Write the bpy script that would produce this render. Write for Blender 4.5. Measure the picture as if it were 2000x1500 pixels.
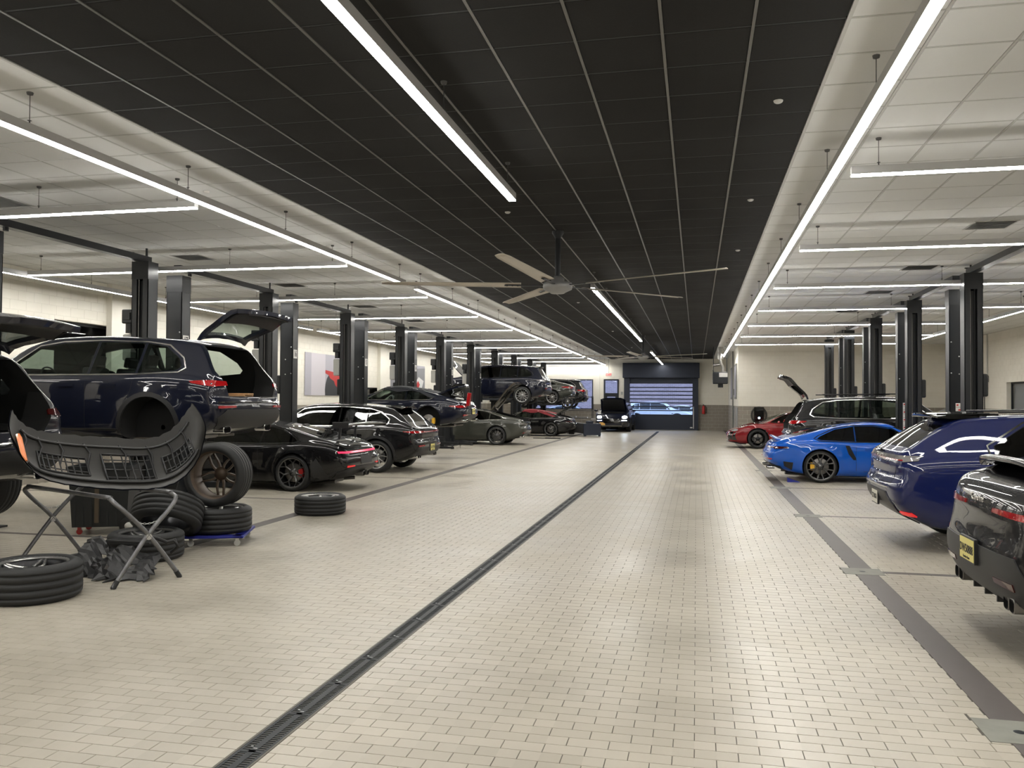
import bpy, bmesh, math, random
import numpy as np
from mathutils import Vector, Matrix
from mathutils.bvhtree import BVHTree
from mathutils.geometry import delaunay_2d_cdt

random.seed(7)
PI = math.pi
C = bpy.context.scene.collection
sc = bpy.context.scene
for o in list(bpy.data.objects):
    bpy.data.objects.remove(o)

# ---------------------------------------------------------------- camera, world, exposure
YAW, PITCH, ROLL, CAMH = .21698, .0195, .00637, 1.72
cy_, sy_ = math.cos(YAW), math.sin(YAW)
fw_ = Vector((-sy_ * math.cos(PITCH), cy_ * math.cos(PITCH), math.sin(PITCH)))
r0_ = Vector((cy_, sy_, 0))
u0_ = r0_.cross(fw_)
r_ = math.cos(ROLL) * r0_ + math.sin(ROLL) * u0_
u_ = -math.sin(ROLL) * r0_ + math.cos(ROLL) * u0_
cam = bpy.data.objects.new('camera', bpy.data.cameras.new('camera'))
C.objects.link(cam)
cam.matrix_world = Matrix(((r_.x, u_.x, -fw_.x, 0), (r_.y, u_.y, -fw_.y, 0), (r_.z, u_.z, -fw_.z, CAMH), (0, 0, 0, 1)))
cam.data.sensor_width = 36
cam.data.lens = 36 * 1633.7 / 2000
cam.data.clip_start = .05
cam.data.clip_end = 400
sc.camera = cam
FPX = 1633.7


def topx(p):
    d = Vector(p) - Vector((0, 0, CAMH))
    z = d.dot(fw_)
    if z < .3:
        return None
    return 1000 + FPX * d.dot(r_) / z, 750 - FPX * d.dot(u_) / z, z


world = bpy.data.worlds.new('world')
sc.world = world
world.use_nodes = True
bg = world.node_tree.nodes['Background']
bg.inputs[0].default_value = (.42, .58, .95, 1)
bg.inputs[1].default_value = 3.4
sc.view_settings.view_transform = 'Standard'
sc.view_settings.look = 'None'
sc.view_settings.gamma = 1
sc.view_settings.use_curve_mapping = False
sc.view_settings.exposure = 0.0
LAMP_COL = (1, .975, .915, 1)
LAMP_STR = 50.0
try:
    sc.cycles.max_bounces = 7
    sc.cycles.diffuse_bounces = 4
    sc.cycles.glossy_bounces = 3
    sc.cycles.transparent_max_bounces = 10
    sc.cycles.transmission_bounces = 3
    sc.cycles.caustics_reflective = False
    sc.cycles.caustics_refractive = False
    sc.cycles.sample_clamp_indirect = 6
except Exception:
    pass


# ---------------------------------------------------------------- materials
def mat(name, col, rough=.5, metal=0., coat=0., spec=.5, emis=None, es=0., alpha=1., coat_r=.03, noise=None):
    m = bpy.data.materials.new(name)
    m.use_nodes = True
    nt = m.node_tree
    b = nt.nodes['Principled BSDF']
    I = b.inputs
    I['Base Color'].default_value = (*col, 1)
    I['Roughness'].default_value = rough
    I['Metallic'].default_value = metal
    I['Coat Weight'].default_value = coat
    I['Coat Roughness'].default_value = coat_r
    I['Specular IOR Level'].default_value = spec
    if emis:
        I['Emission Color'].default_value = (*emis, 1)
        I['Emission Strength'].default_value = es
    if noise:
        sc_, amp, bump = noise
        tc = nt.nodes.new('ShaderNodeTexCoord')
        nz = nt.nodes.new('ShaderNodeTexNoise')
        nz.inputs['Scale'].default_value = sc_
        nz.inputs['Detail'].default_value = 4
        nt.links.new(tc.outputs['Object'], nz.inputs['Vector'])
        mx = nt.nodes.new('ShaderNodeMix')
        mx.data_type = 'RGBA'
        mx.inputs[6].default_value = (*[c * (1 - amp) for c in col], 1)
        mx.inputs[7].default_value = (*[min(1, c * (1 + amp)) for c in col], 1)
        nt.links.new(nz.outputs['Fac'], mx.inputs[0])
        nt.links.new(mx.outputs[2], I['Base Color'])
        if bump:
            bp = nt.nodes.new('ShaderNodeBump')
            bp.inputs['Strength'].default_value = bump
            bp.inputs['Distance'].default_value = .01
            nt.links.new(nz.outputs['Fac'], bp.inputs['Height'])
            nt.links.new(bp.outputs['Normal'], I['Normal'])
    return m


def glass_mat(name, tint, ior=1.5):
    m = bpy.data.materials.new(name)
    m.use_nodes = True
    nt = m.node_tree
    nt.nodes.clear()
    out = nt.nodes.new('ShaderNodeOutputMaterial')
    tr = nt.nodes.new('ShaderNodeBsdfTransparent')
    tr.inputs[0].default_value = (*tint, 1)
    gl = nt.nodes.new('ShaderNodeBsdfGlossy')
    gl.inputs['Roughness'].default_value = .01
    lw = nt.nodes.new('ShaderNodeLayerWeight')
    lw.inputs['Blend'].default_value = .5
    pw = nt.nodes.new('ShaderNodeMath')
    pw.operation = 'POWER'
    pw.inputs[1].default_value = 5
    nt.links.new(lw.outputs['Facing'], pw.inputs[0])
    fr = nt.nodes.new('ShaderNodeMath')
    fr.operation = 'MULTIPLY_ADD'
    f0 = ((ior - 1) / (ior + 1)) ** 2
    fr.inputs[1].default_value = 1 - f0
    fr.inputs[2].default_value = f0
    nt.links.new(pw.outputs[0], fr.inputs[0])
    mx = nt.nodes.new('ShaderNodeMixShader')
    nt.links.new(fr.outputs[0], mx.inputs[0])
    nt.links.new(tr.outputs[0], mx.inputs[1])
    nt.links.new(gl.outputs[0], mx.inputs[2])
    nt.links.new(mx.outputs[0], out.inputs[0])
    return m


M = {}


def paint(name, col, rough=.22):
    M[name] = mat(name, col, max(rough, .45), .0, 1.0, .12, coat_r=.02)


paint('p_black', (.0035, .0035, .0042))
paint('p_navy', (.0025, .004, .013))
paint('p_nearblack', (.0045, .005, .010))
paint('p_blue', (.002, .085, .46))
paint('p_deepblue', (.003, .008, .065))
paint('p_grey', (.042, .044, .036))
paint('p_brown', (.05, .042, .032))
paint('p_red', (.20, .006, .010))
paint('p_silver', (.30, .31, .33))
paint('p_white', (.75, .77, .8))
M['plastic'] = mat('plastic', (.012, .012, .013), .45)
M['plastic_g'] = mat('plastic_g', (.017, .017, .0175), .5)
M['gloss_black'] = mat('gloss_black', (.004, .004, .004), .12, coat=1)
M['liner'] = mat('liner', (.006, .006, .006), .85)
M['rubber'] = mat('rubber', (.010, .0105, .011), .62, noise=(30, .2, .15))
M['rim_dark'] = mat('rim_dark', (.035, .035, .038), .3, .7)
M['rim_silver'] = mat('rim_silver', (.42, .42, .41), .28, .9)
M['rim_grey'] = mat('rim_grey', (.13, .13, .13), .32, .8)
M['rim_brown'] = mat('rim_brown', (.085, .060, .042), .5, .35, noise=(9, .5, .1))
M['steel'] = mat('steel', (.45, .44, .42), .32, 1.0, noise=(12, .25, 0))
M['disc'] = mat('disc', (.20, .19, .18), .4, .9)
M['chrome'] = mat('chrome', (.8, .8, .8), .07, 1.0)
M['trim'] = mat('trim', (.75, .74, .72), .16, 1.0)
M['red_caliper'] = mat('red_caliper', (.35, .01, .01), .35)
M['yellow_caliper'] = mat('yellow_caliper', (.75, .42, .03), .35)
M['tail_red'] = mat('tail_red', (.30, .006, .008), .12, coat=1)
M['tail_lit'] = mat('tail_lit', (.4, .01, .02), .15, emis=(1, .03, .08), es=2.2)
M['tail_dark'] = mat('tail_dark', (.05, .006, .006), .08, coat=1)
M['tail_clear'] = mat('tail_clear', (.30, .29, .29), .1, .3, coat=1)
M['reflector'] = mat('reflector', (.32, .01, .015), .2, coat=1)
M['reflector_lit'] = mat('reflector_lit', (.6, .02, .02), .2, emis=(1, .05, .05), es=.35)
M['orange'] = mat('orange', (.85, .22, .03), .3, coat=.6)
M['headlamp'] = mat('headlamp', (.5, .52, .55), .1, .4, coat=1)
M['headlamp_on'] = mat('headlamp_on', (1, 1, 1), .2, emis=(.75, .87, 1), es=30)
M['tint'] = glass_mat('tint', (.33, .35, .34), 1.5)
M['tint_light'] = glass_mat('tint_light', (.70, .75, .72), 1.5)
M['tint_full'] = glass_mat('tint_full', (.16, .17, .175), 1.5)
M['pane'] = glass_mat('pane', (.93, .95, .98), 1.35)
M['leather'] = mat('leather', (.02, .019, .018), .55)
M['leather_tan'] = mat('leather_tan', (.20, .13, .08), .55)
M['plate_y'] = mat('plate_y', (.75, .66, .22), .4)
M['plate_w'] = mat('plate_w', (.78, .76, .66), .4)
M['plate_o'] = mat('plate_o', (.80, .45, .12), .4)
M['ink'] = mat('ink', (.015, .015, .02), .6)
M['ink_white'] = mat('ink_white', (.7, .7, .7), .6)
M['softtop'] = mat('softtop', (.012, .014, .019), .8, noise=(60, .3, .1))
M['softtop_red'] = mat('softtop_red', (.20, .012, .018), .75, noise=(60, .3, .1))
M['lift_black'] = mat('lift_black', (.011, .0125, .015), .38, .2, noise=(3, .25, .03))
M['lift_dark'] = mat('lift_dark', (.010, .011, .012), .6)
M['bolt'] = mat('bolt', (.55, .55, .55), .3, .9)
M['tank'] = mat('tank', (.50, .50, .47), .5)
M['sign_white'] = mat('sign_white', (.62, .61, .58), .5)
M['lamp'] = mat('lamp', (1, 1, 1), .5, emis=LAMP_COL[:3], es=LAMP_STR)
M['lamp_body'] = mat('lamp_body', (.35, .35, .35), .4, .5)
M['lamp_body_w'] = mat('lamp_body_w', (.5, .5, .5), .5)
M['cable'] = mat('cable', (.10, .10, .10), .5, .6)
M['fan_blade'] = mat('fan_blade', (.55, .50, .43), .35, .3)
M['fan_grey'] = mat('fan_grey', (.33, .33, .33), .4, .3)
M['black_metal'] = mat('black_metal', (.012, .014, .018), .42, .3)
M['door_navy'] = mat('door_navy', (.016, .022, .040), .45, .2)
M['grate'] = mat('grate', (.020, .024, .028), .5, .5, noise=(8, .3, 0))
M['grate_edge'] = mat('grate_edge', (.12, .11, .09), .5, .4)
M['strip_floor'] = mat('strip_floor', (.085, .073, .068), .5, noise=(5, .12, .02))
M['concrete'] = mat('concrete', (.20, .20, .175), .7, noise=(9, .18, .1))
M['grout'] = mat('grout', (.085, .078, .065), .9)
M['bar_dark'] = mat('bar_dark', (.12, .115, .105), .35, .2)
M['bar_black'] = mat('bar_black', (.008, .008, .009), .6)
M['bar_white'] = mat('bar_white', (.52, .52, .50), .6)
M['blue_dolly'] = mat('blue_dolly', (.012, .018, .22), .45)
M['blue_cloth'] = mat('blue_cloth', (.012, .018, .16), .8)
M['cardboard'] = mat('cardboard', (.42, .24, .11), .8)
M['tube_grey'] = mat('tube_grey', (.16, .16, .165), .38, .7, noise=(14, .5, .05))
M['tube_dark'] = mat('tube_dark', (.045, .045, .05), .5, .2)
M['ext_red'] = mat('ext_red', (.5, .02, .02), .3, coat=.5)
M['exit_red'] = mat('exit_red', (.8, .05, .05), .4, emis=(1, .05, .05), es=1.0)
M['wall_metal'] = mat('wall_metal', (.17, .17, .16), .5)
M['door_grey'] = mat('door_grey', (.28, .28, .27), .5)
M['bin_black'] = mat('bin_black', (.010, .012, .013), .5)
M['tape'] = mat('tape', (.085, .062, .038), .6)
M['cabinet'] = mat('cabinet', (.22, .21, .20), .5)
M['asphalt'] = mat('asphalt', (.10, .10, .10), .9)
M['vent'] = mat('vent', (.42, .42, .41), .6)
M['dirty_plastic'] = mat('dirty_plastic', (.016, .015, .013), .5, noise=(6, .55, .1))


def cell_mat(name, ca, cb, rough, px, py, ox, oy, axes, bump=.0, coat=0., stain=.06, spec=.5, joint=None, jw=(.02, .03)):
    """colour varied piece by piece on a running grid given in world metres; optional drawn joints beyond the built pieces"""
    m = bpy.data.materials.new(name)
    m.use_nodes = True
    nt = m.node_tree
    N, K = nt.nodes, nt.links
    b = N['Principled BSDF']
    b.inputs['Roughness'].default_value = rough
    b.inputs['Coat Weight'].default_value = coat
    b.inputs['Coat Roughness'].default_value = .3
    b.inputs['Specular IOR Level'].default_value = spec
    geo = N.new('ShaderNodeNewGeometry')
    sep = N.new('ShaderNodeSeparateXYZ')
    K.new(geo.outputs['Position'], sep.inputs[0])

    def mth(op, a, bb=None):
        n = N.new('ShaderNodeMath')
        n.operation = op
        for i, v in enumerate((a, bb)):
            if v is None:
                continue
            if isinstance(v, (int, float)):
                n.inputs[i].default_value = v
            else:
                K.new(v, n.inputs[i])
        return n.outputs[0]
    a, c = sep.outputs[axes[0]], sep.outputs[axes[1]]
    v = mth('DIVIDE', mth('SUBTRACT', c, oy), py)
    row = mth('FLOOR', v)
    sh = mth('MULTIPLY', mth('FLOORED_MODULO', row, 2), .5)
    u = mth('ADD', mth('DIVIDE', mth('SUBTRACT', a, ox), px), sh)
    colm = mth('FLOOR', u)
    cmb = N.new('ShaderNodeCombineXYZ')
    K.new(colm, cmb.inputs[0])
    K.new(row, cmb.inputs[1])
    wn = N.new('ShaderNodeTexWhiteNoise')
    K.new(cmb.outputs[0], wn.inputs['Vector'])
    nz = N.new('ShaderNodeTexNoise')
    nz.inputs['Scale'].default_value = .9
    nz.inputs['Detail'].default_value = 5
    K.new(geo.outputs['Position'], nz.inputs['Vector'])
    mx = N.new('ShaderNodeMix')
    mx.data_type = 'RGBA'
    mx.inputs[6].default_value = (*ca, 1)
    mx.inputs[7].default_value = (*cb, 1)
    K.new(wn.outputs['Value'], mx.inputs[0])
    mr = N.new('ShaderNodeMapRange')
    mr.inputs[1].default_value = .3
    mr.inputs[2].default_value = .7
    mr.inputs[3].default_value = 1 - stain
    mr.inputs[4].default_value = 1 + stain * .3
    K.new(nz.outputs['Fac'], mr.inputs[0])
    ml = N.new('ShaderNodeMix')
    ml.data_type = 'RGBA'
    ml.blend_type = 'MULTIPLY'
    ml.inputs[0].default_value = 1
    K.new(mx.outputs[2], ml.inputs[6])
    cc = N.new('ShaderNodeCombineXYZ')
    for i in range(3):
        K.new(mr.outputs[0], cc.inputs[i])
    K.new(cc.outputs[0], ml.inputs[7])
    res = ml.outputs[2]
    if joint:
        fu = mth('FRACT', u)
        fv = mth('FRACT', v)
        g = mth('MAXIMUM', mth('LESS_THAN', fu, jw[0]), mth('LESS_THAN', fv, jw[1]))
        mj = N.new('ShaderNodeMix')
        mj.data_type = 'RGBA'
        K.new(g, mj.inputs[0])
        K.new(res, mj.inputs[6])
        mj.inputs[7].default_value = (*joint, 1)
        res = mj.outputs[2]
    K.new(res, b.inputs['Base Color'])
    n2 = N.new('ShaderNodeTexNoise')
    n2.inputs['Scale'].default_value = 60
    K.new(geo.outputs['Position'], n2.inputs['Vector'])
    if bump:
        bp = N.new('ShaderNodeBump')
        bp.inputs['Strength'].default_value = bump
        bp.inputs['Distance'].default_value = .004
        K.new(n2.outputs['Fac'], bp.inputs['Height'])
        K.new(bp.outputs['Normal'], b.inputs['Normal'])
    # patchy wear on the glaze
    mr2 = N.new('ShaderNodeMapRange')
    mr2.inputs[1].default_value = .35
    mr2.inputs[2].default_value = .65
    mr2.inputs[3].default_value = max(.05, rough - .06)
    mr2.inputs[4].default_value = rough + .08
    K.new(nz.outputs['Fac'], mr2.inputs[0])
    K.new(mr2.outputs[0], b.inputs['Roughness'])
    M[name] = m
    return m


TX, TY = .2085, .1043
TOX, TOY = .8277, 4.898
cell_mat('tile', (.385, .352, .290), (.435, .40, .335), .36, TX, TY, TOX, TOY, (0, 1), .05, 0, .13)
cell_mat('tile_far', (.375, .342, .282), (.425, .39, .325), .36, TX, TY, TOX, TOY, (0, 1), .0, 0, .13, joint=(.22, .20, .165), jw=(.03, .05))
cell_mat('ceil_dark', (.022, .0218, .0215), (.026, .0256, .025), .9, 50, 50, 0, 0, (0, 1), .25, 0, .05, .2)
cell_mat('ceil_white', (.74, .745, .735), (.78, .785, .775), .9, 50, 50, 0, 0, (0, 1), .25, 0, .05, .3)
cell_mat('block_x', (.86, .825, .735), (.88, .85, .765), .5, .4, .2, 0, 0, (1, 2), .15, 0, .05)
cell_mat('block_y', (.86, .825, .735), (.88, .85, .765), .5, .4, .2, 0, 0, (0, 2), .15, 0, .05)
cell_mat('band', (.29, .26, .22), (.305, .275, .235), .55, .4, .2, 0, 0, (0, 2), .15, 0, .05)
cell_mat('brick_far', (.33, .245, .23), (.42, .31, .29), .9, .4, .13, 0, 0, (0, 2), .0, 0, .1, joint=(.5, .42, .42), jw=(.05, .12))
M['block_joint'] = mat('block_joint', (.76, .73, .65), .7)


# ---------------------------------------------------------------- mesh helpers
def mkmesh(name, vs, fs, mats, mi=None, smooth=False):
    me = bpy.data.meshes.new(name)
    me.from_pydata([tuple(v) for v in vs], [], fs)
    for m_ in (mats if isinstance(mats, (list, tuple)) else [mats]):
        me.materials.append(M[m_] if isinstance(m_, str) else m_)
    if mi is not None:
        me.polygons.foreach_set('material_index', mi)
    if smooth is True:
        me.polygons.foreach_set('use_smooth', [True] * len(me.polygons))
    elif smooth:
        me.polygons.foreach_set('use_smooth', smooth)
    me.update()
    return me


def link(name, me, parent=None, loc=None, rot=None):
    o = bpy.data.objects.new(name, me)
    C.objects.link(o)
    if parent:
        o.parent = parent
    if loc:
        o.location = loc
    if rot:
        o.rotation_euler = rot
    return o


def tag(o, label, cat, group=None):
    o['label'] = label
    o['category'] = cat
    if group:
        o['group'] = group
    return o


def thing(name, label, cat, loc=(0, 0, 0), rz=0, group=None):
    o = bpy.data.objects.new(name, None)
    C.objects.link(o)
    o.location = loc
    o.rotation_euler = (0, 0, rz)
    o.empty_display_size = .1
    return tag(o, label, cat, group)


def struct(o):
    o['kind'] = 'structure'
    return o


class MB:
    def __init__(s):
        s.v, s.f, s.s, s.m = [], [], [], []

    def add(s, vs, fs, smooth=False, m=0, mtx=None):
        n = len(s.v)
        for p in vs:
            p = Vector(p)
            s.v.append(tuple(mtx @ p) if mtx else tuple(p))
        for q in fs:
            s.f.append([n + i for i in q])
            s.s.append(smooth)
            s.m.append(m)
        return s

    def box(s, a, b, m=0, mtx=None, bev=0):
        x0, y0, z0 = [min(p, q) for p, q in zip(a, b)]
        x1, y1, z1 = [max(p, q) for p, q in zip(a, b)]
        if bev:
            bm = bmesh.new()
            bmesh.ops.create_cube(bm, size=1)
            bmesh.ops.scale(bm, vec=(x1 - x0, y1 - y0, z1 - z0), verts=bm.verts)
            bmesh.ops.translate(bm, vec=((x0 + x1) / 2, (y0 + y1) / 2, (z0 + z1) / 2), verts=bm.verts)
            bmesh.ops.bevel(bm, geom=bm.edges[:], offset=bev, segments=2, affect='EDGES', profile=.5)
            bm.verts.index_update()
            s.add([v.co.copy() for v in bm.verts], [[v.index for v in f.verts] for f in bm.faces], False, m, mtx)
            bm.free()
            return s
        vs = [(x0, y0, z0), (x1, y0, z0), (x1, y1, z0), (x0, y1, z0), (x0, y0, z1), (x1, y0, z1), (x1, y1, z1), (x0, y1, z1)]
        return s.add(vs, [(0, 3, 2, 1), (4, 5, 6, 7), (0, 1, 5, 4), (1, 2, 6, 5), (2, 3, 7, 6), (3, 0, 4, 7)], False, m, mtx)

    def tube(s, path, r, n=8, m=0, mtx=None, closed=False, cap=True):
        path = [Vector(p) for p in path]
        rs = r if isinstance(r, (list, tuple)) else [r] * len(path)
        rings = []
        up = None
        for i, p in enumerate(path):
            a = path[i - 1] if (i or closed) else path[0]
            b = path[(i + 1) % len(path)] if (i < len(path) - 1 or closed) else path[-1]
            t = (b - a).normalized()
            if up is None:
                up = Vector((0, 0, 1)) if abs(t.z) < .9 else Vector((1, 0, 0))
            e1 = t.cross(up).normalized()
            up = e1.cross(t).normalized()
            rings.append([p + rs[i] * (math.cos(2 * PI * k / n) * e1 + math.sin(2 * PI * k / n) * up) for k in range(n)])
        vs = [q for rg in rings for q in rg]
        fs = []
        L = len(path)
        for i in range(L if closed else L - 1):
            for k in range(n):
                a, b = i * n, ((i + 1) % L) * n
                fs.append((a + k, b + k, b + (k + 1) % n, a + (k + 1) % n))
        s.add(vs, fs, True, m, mtx)
        if cap and not closed:
            s.add(rings[0], [list(range(n))[::-1]] and [tuple(range(n))], False, m, mtx)
            s.add(rings[-1], [tuple(reversed(range(n)))], False, m, mtx)
        return s

    def lathe(s, prof, n=24, m=0, mtx=None, axis='z', smooth=True):
        """prof: (r, h) list; axis of revolution"""
        vs = []
        for r, h in prof:
            for k in range(n):
                c, d = r * math.cos(2 * PI * k / n), r * math.sin(2 * PI * k / n)
                vs.append((c, d, h) if axis == 'z' else ((c, h, d) if axis == 'y' else (h, c, d)))
        fs = []
        for i in range(len(prof) - 1):
            for k in range(n):
                q = (i * n + k, i * n + (k + 1) % n, (i + 1) * n + (k + 1) % n, (i + 1) * n + k)
                fs.append(q if axis != 'y' else q[::-1])
        return s.add(vs, fs, smooth, m, mtx)

    def cyl(s, p, r, h, n=16, m=0, axis='z', mtx=None):
        T = Matrix.Translation(p)
        s.lathe([(0, 0), (r, 0)], n, m, (mtx or Matrix()) @ T, axis, False)
        s.lathe([(r, 0), (r, h)], n, m, (mtx or Matrix()) @ T, axis, True)
        return s.lathe([(r, h), (0, h)], n, m, (mtx or Matrix()) @ T, axis, False)

    def prism(s, pts, y0, y1, m=0, mtx=None, plane='xz'):
        """closed outline extruded along the missing axis"""
        def put(a, b, c):
            return {'xz': (a, c, b), 'yz': (c, a, b), 'xy': (a, b, c)}[plane]
        n = len(pts)
        vs = [put(a, b, y0) for a, b in pts] + [put(a, b, y1) for a, b in pts]
        fs = [tuple(range(n)), tuple(range(2 * n - 1, n - 1, -1))]
        fs += [(i, i + n, (i + 1) % n + n, (i + 1) % n) for i in range(n)]
        return s.add(vs, fs, False, m, mtx)

    def mesh(s, name, mats):
        return mkmesh(name, s.v, s.f, mats, s.m, s.s)

    def build(s, name, mats, parent=None, loc=None, rot=None):
        return link(name, s.mesh(name, mats), parent, loc, rot)


def Rm(axis, a, at=(0, 0, 0)):
    T = Matrix.Translation(at)
    return T @ Matrix.Rotation(a, 4, axis) @ T.inverted()


def text_part(name, s, size, matname, parent, mtx, ext=.001, align='CENTER', bold=0., sx=1.):
    cu = bpy.data.curves.new('txt', 'FONT')
    cu.body = s
    cu.size = size
    cu.align_x = align
    cu.align_y = 'CENTER'
    cu.extrude = ext
    cu.offset = bold
    cu.resolution_u = 3
    t = bpy.data.objects.new('txt', cu)
    C.objects.link(t)
    bpy.context.view_layer.update()
    me = bpy.data.meshes.new_from_object(t.evaluated_get(bpy.context.evaluated_depsgraph_get()))
    bpy.data.objects.remove(t)
    me.transform(Matrix.Diagonal((sx, 1, 1, 1)))
    me.transform(mtx)
    me.materials.clear()
    me.materials.append(M[matname])
    return link(name, me, parent)


def lerp(a, b, t):
    return a + (b - a) * t


# ================================================================ the setting
def subtract(rect, holes):
    out = [rect]
    for h in holes:
        nxt = []
        for (a0, a1, b0, b1) in out:
            if h[0] >= a1 or h[1] <= a0 or h[2] >= b1 or h[3] <= b0:
                nxt.append((a0, a1, b0, b1))
                continue
            if h[0] > a0:
                nxt.append((a0, h[0], b0, b1))
            if h[1] < a1:
                nxt.append((h[1], a1, b0, b1))
            m0, m1 = max(a0, h[0]), min(a1, h[1])
            if h[2] > b0:
                nxt.append((m0, m1, b0, h[2]))
            if h[3] < b1:
                nxt.append((m0, m1, h[3], b1))
        out = nxt
    return [r for r in out if r[1] - r[0] > .012 and r[3] - r[2] > .012]


def pieces(parent, name, rects, full, put, gap, depth, cham, matf, limit=300):
    """raised pieces on a surface. rects in (u,v); put(u,v,n)->xyz; full=(du,dv) of a whole piece; the largest in view become objects"""
    ox = Matrix(((*(Vector(put(1, 0, 0)) - Vector(put(0, 0, 0))), 0), (*(Vector(put(0, 1, 0)) - Vector(put(0, 0, 0))), 0),
                 (*(Vector(put(0, 0, 1)) - Vector(put(0, 0, 0))), 0), (0, 0, 0, 1))).transposed()
    flip = ox.to_3x3().determinant() < 0
    seen = []
    for i, (a0, a1, b0, b1) in enumerate(rects):
        if abs(a1 - a0 - full[0]) > .002 or abs(b1 - b0 - full[1]) > .002:
            continue
        q = topx(put((a0 + a1) / 2, (b0 + b1) / 2, 0))
        if q and -20 < q[0] < 2020 and -20 < q[1] < 1520:
            seen.append((q[2], i))
    seen.sort()
    own = set(i for _, i in seen[:limit])
    quads = [(0, 1, 2, 3), (4, 5, 1, 0), (5, 6, 2, 1), (6, 7, 3, 2), (7, 4, 0, 3)]
    if flip:
        quads = [q[::-1] for q in quads]

    def corners(a0, a1, b0, b1):
        g, c = gap / 2, cham
        return [(a0 + g + c, b0 + g + c, depth), (a1 - g - c, b0 + g + c, depth), (a1 - g - c, b1 - g - c, depth), (a0 + g + c, b1 - g - c, depth),
                (a0 + g, b0 + g, 0), (a1 - g, b0 + g, 0), (a1 - g, b1 - g, 0), (a0 + g, b1 - g, 0)]
    shared = {}
    vs, fs = [], {}
    allv, allf = {}, {}
    for i, (a0, a1, b0, b1) in enumerate(rects):
        mt = matf((a0 + a1) / 2, (b0 + b1) / 2)
        if i in own:
            if mt not in shared:
                base = Vector(put(0, 0, 0))
                vv = [Vector(put(*c)) - base for c in corners(0, full[0], 0, full[1])]
                shared[mt] = mkmesh(name, vv, quads, mt)
            link(name, shared[mt], parent, put(a0, b0, 0))
        else:
            V = allv.setdefault(mt, [])
            F = allf.setdefault(mt, [])
            n = len(V)
            V.extend(put(*c) for c in corners(a0, a1, b0, b1))
            F.extend(tuple(n + k for k in q) for q in quads)
    for mt in allv:
        o = link(name, mkmesh(name, allv[mt], allf[mt], mt), parent)
        o['kind'] = 'stuff'


XL, XR, YB, YF = -12.9, 10.5, -6.0, 51.3
HC, HL = 4.27, 3.91
YBACK, XA = 39.2, 1.85        # back wall of the right bays, wall beside the aisle's far end

# ---- floor
b = MB().box((XL - .3, YB - .3, -.25), (XR + .3, YF + .3, -.0035))
floor = struct(b.build('floor', 'grout'))
LS0, LS1, RS0, RS1, DR0, DR1 = -5.93, -5.73, 1.565, 1.775, -2.20, -2.03
LCY = [.48 + 4.22 * k for k in range(0, 12)]
LCY = [y + .1 for y in LCY]
RCY = [y for y in [.66, 4.88, 9.12, 13.38, 17.62, 21.84, 26.05, 30.3, 34.5, 38.7]]
PLATES = [(RS0 - .10, RS1 + .07, y - .165, y + .165) for y in RCY[:6]]
holes = [(LS0, LS1, -9, 60), (RS0, RS1, -9, 60), (DR0, DR1, -9, 48.1)]
holes += [(XL - 1, LS0, y - .05, y + .05) for y in LCY] + [(RS1, XR + 1, y - .05, y + .05) for y in RCY]
holes += PLATES
ytile1 = 24.0
rects = []
j0 = int(math.floor((1.0 - TOY) / TY))
j1 = int(math.ceil((ytile1 - TOY) / TY))
for j in range(j0, j1):
    y0 = TOY + j * TY
    sh = .5 if j % 2 == 0 else 0
    i0 = int((XL - TOX) / TX) - 1
    i1 = int((XR - TOX) / TX) + 1
    lh = [h for h in holes if h[2] < y0 + TY and h[3] > y0]
    for i in range(i0, i1):
        x0 = TOX + (i + sh) * TX
        if x0 + TX < -1.3 * (y0 + 2) - 2.0 or x0 > .75 * (y0 + 2) + 1:
            continue
        r = (max(x0, XL), min(x0 + TX, XR), y0, y0 + TY)
        if r[1] - r[0] < .02:
            continue
        rects += subtract(r, lh)
pieces(floor, 'tile', rects, (TX, TY), lambda a, c, n: (a, c, n - .0035), .0035, .0035, .0012, lambda a, c: 'tile')
ye = TOY + j1 * TY
mb = MB()
for r in subtract((XL, XR, ye, YF), holes) + subtract((XL, XR, YB, TOY + j0 * TY), holes):
    mb.add([(r[0], r[2], 0), (r[1], r[2], 0), (r[1], r[3], 0), (r[0], r[3], 0)], [(0, 1, 2, 3)])
o = mb.build('tile', 'tile_far', floor)
o['kind'] = 'stuff'
# dark flush strips
mb = MB()
for x0, x1 in ((LS0, LS1), (RS0, RS1)):
    for r in subtract((x0, x1, YB, YF), PLATES):
        mb.box((r[0], r[2], -.02), (r[1], r[3], .0003))
for y in LCY:
    mb.box((XL, y - .05, -.02), (LS0, y + .05, .0003))
for y, p in zip(RCY, PLATES + [None] * 9):
    mb.box((p[1] if p else RS1, y - .05, -.02), (XR, y + .05, .0003))
struct(mb.build('trim_1', 'strip_floor'))
mb = MB()
for k, (x0, x1, y0, y1) in enumerate(PLATES[1:]):
    mbp = MB().box((x0, y0, -.02), (x1, y1, .002))
    cx, cyy = (x0 + x1) / 2, (y0 + y1) / 2
    mbp.lathe([(0, .0028), (.026, .0028), (.03, .002)], 14, 1, Matrix.Translation((cx, cyy, 0)))
    mbp.lathe([(.034, .0022), (.05, .0034), (.056, .002)], 14, 0, Matrix.Translation((cx, cyy, 0)))
    po = mbp.build('concrete_pad', ['concrete', 'grate'])
    tag(po, ['grey concrete pad set in the floor strip at the bottom right corner', 'grey concrete pad in the right floor strip, second from the camera',
             'grey concrete pad in the right floor strip, third from the camera', 'grey concrete pad in the right floor strip beside the bright blue coupe',
             'farthest grey concrete pad in the right floor strip'][k], 'floor pad', 'concrete pads in the right floor strip')
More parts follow.
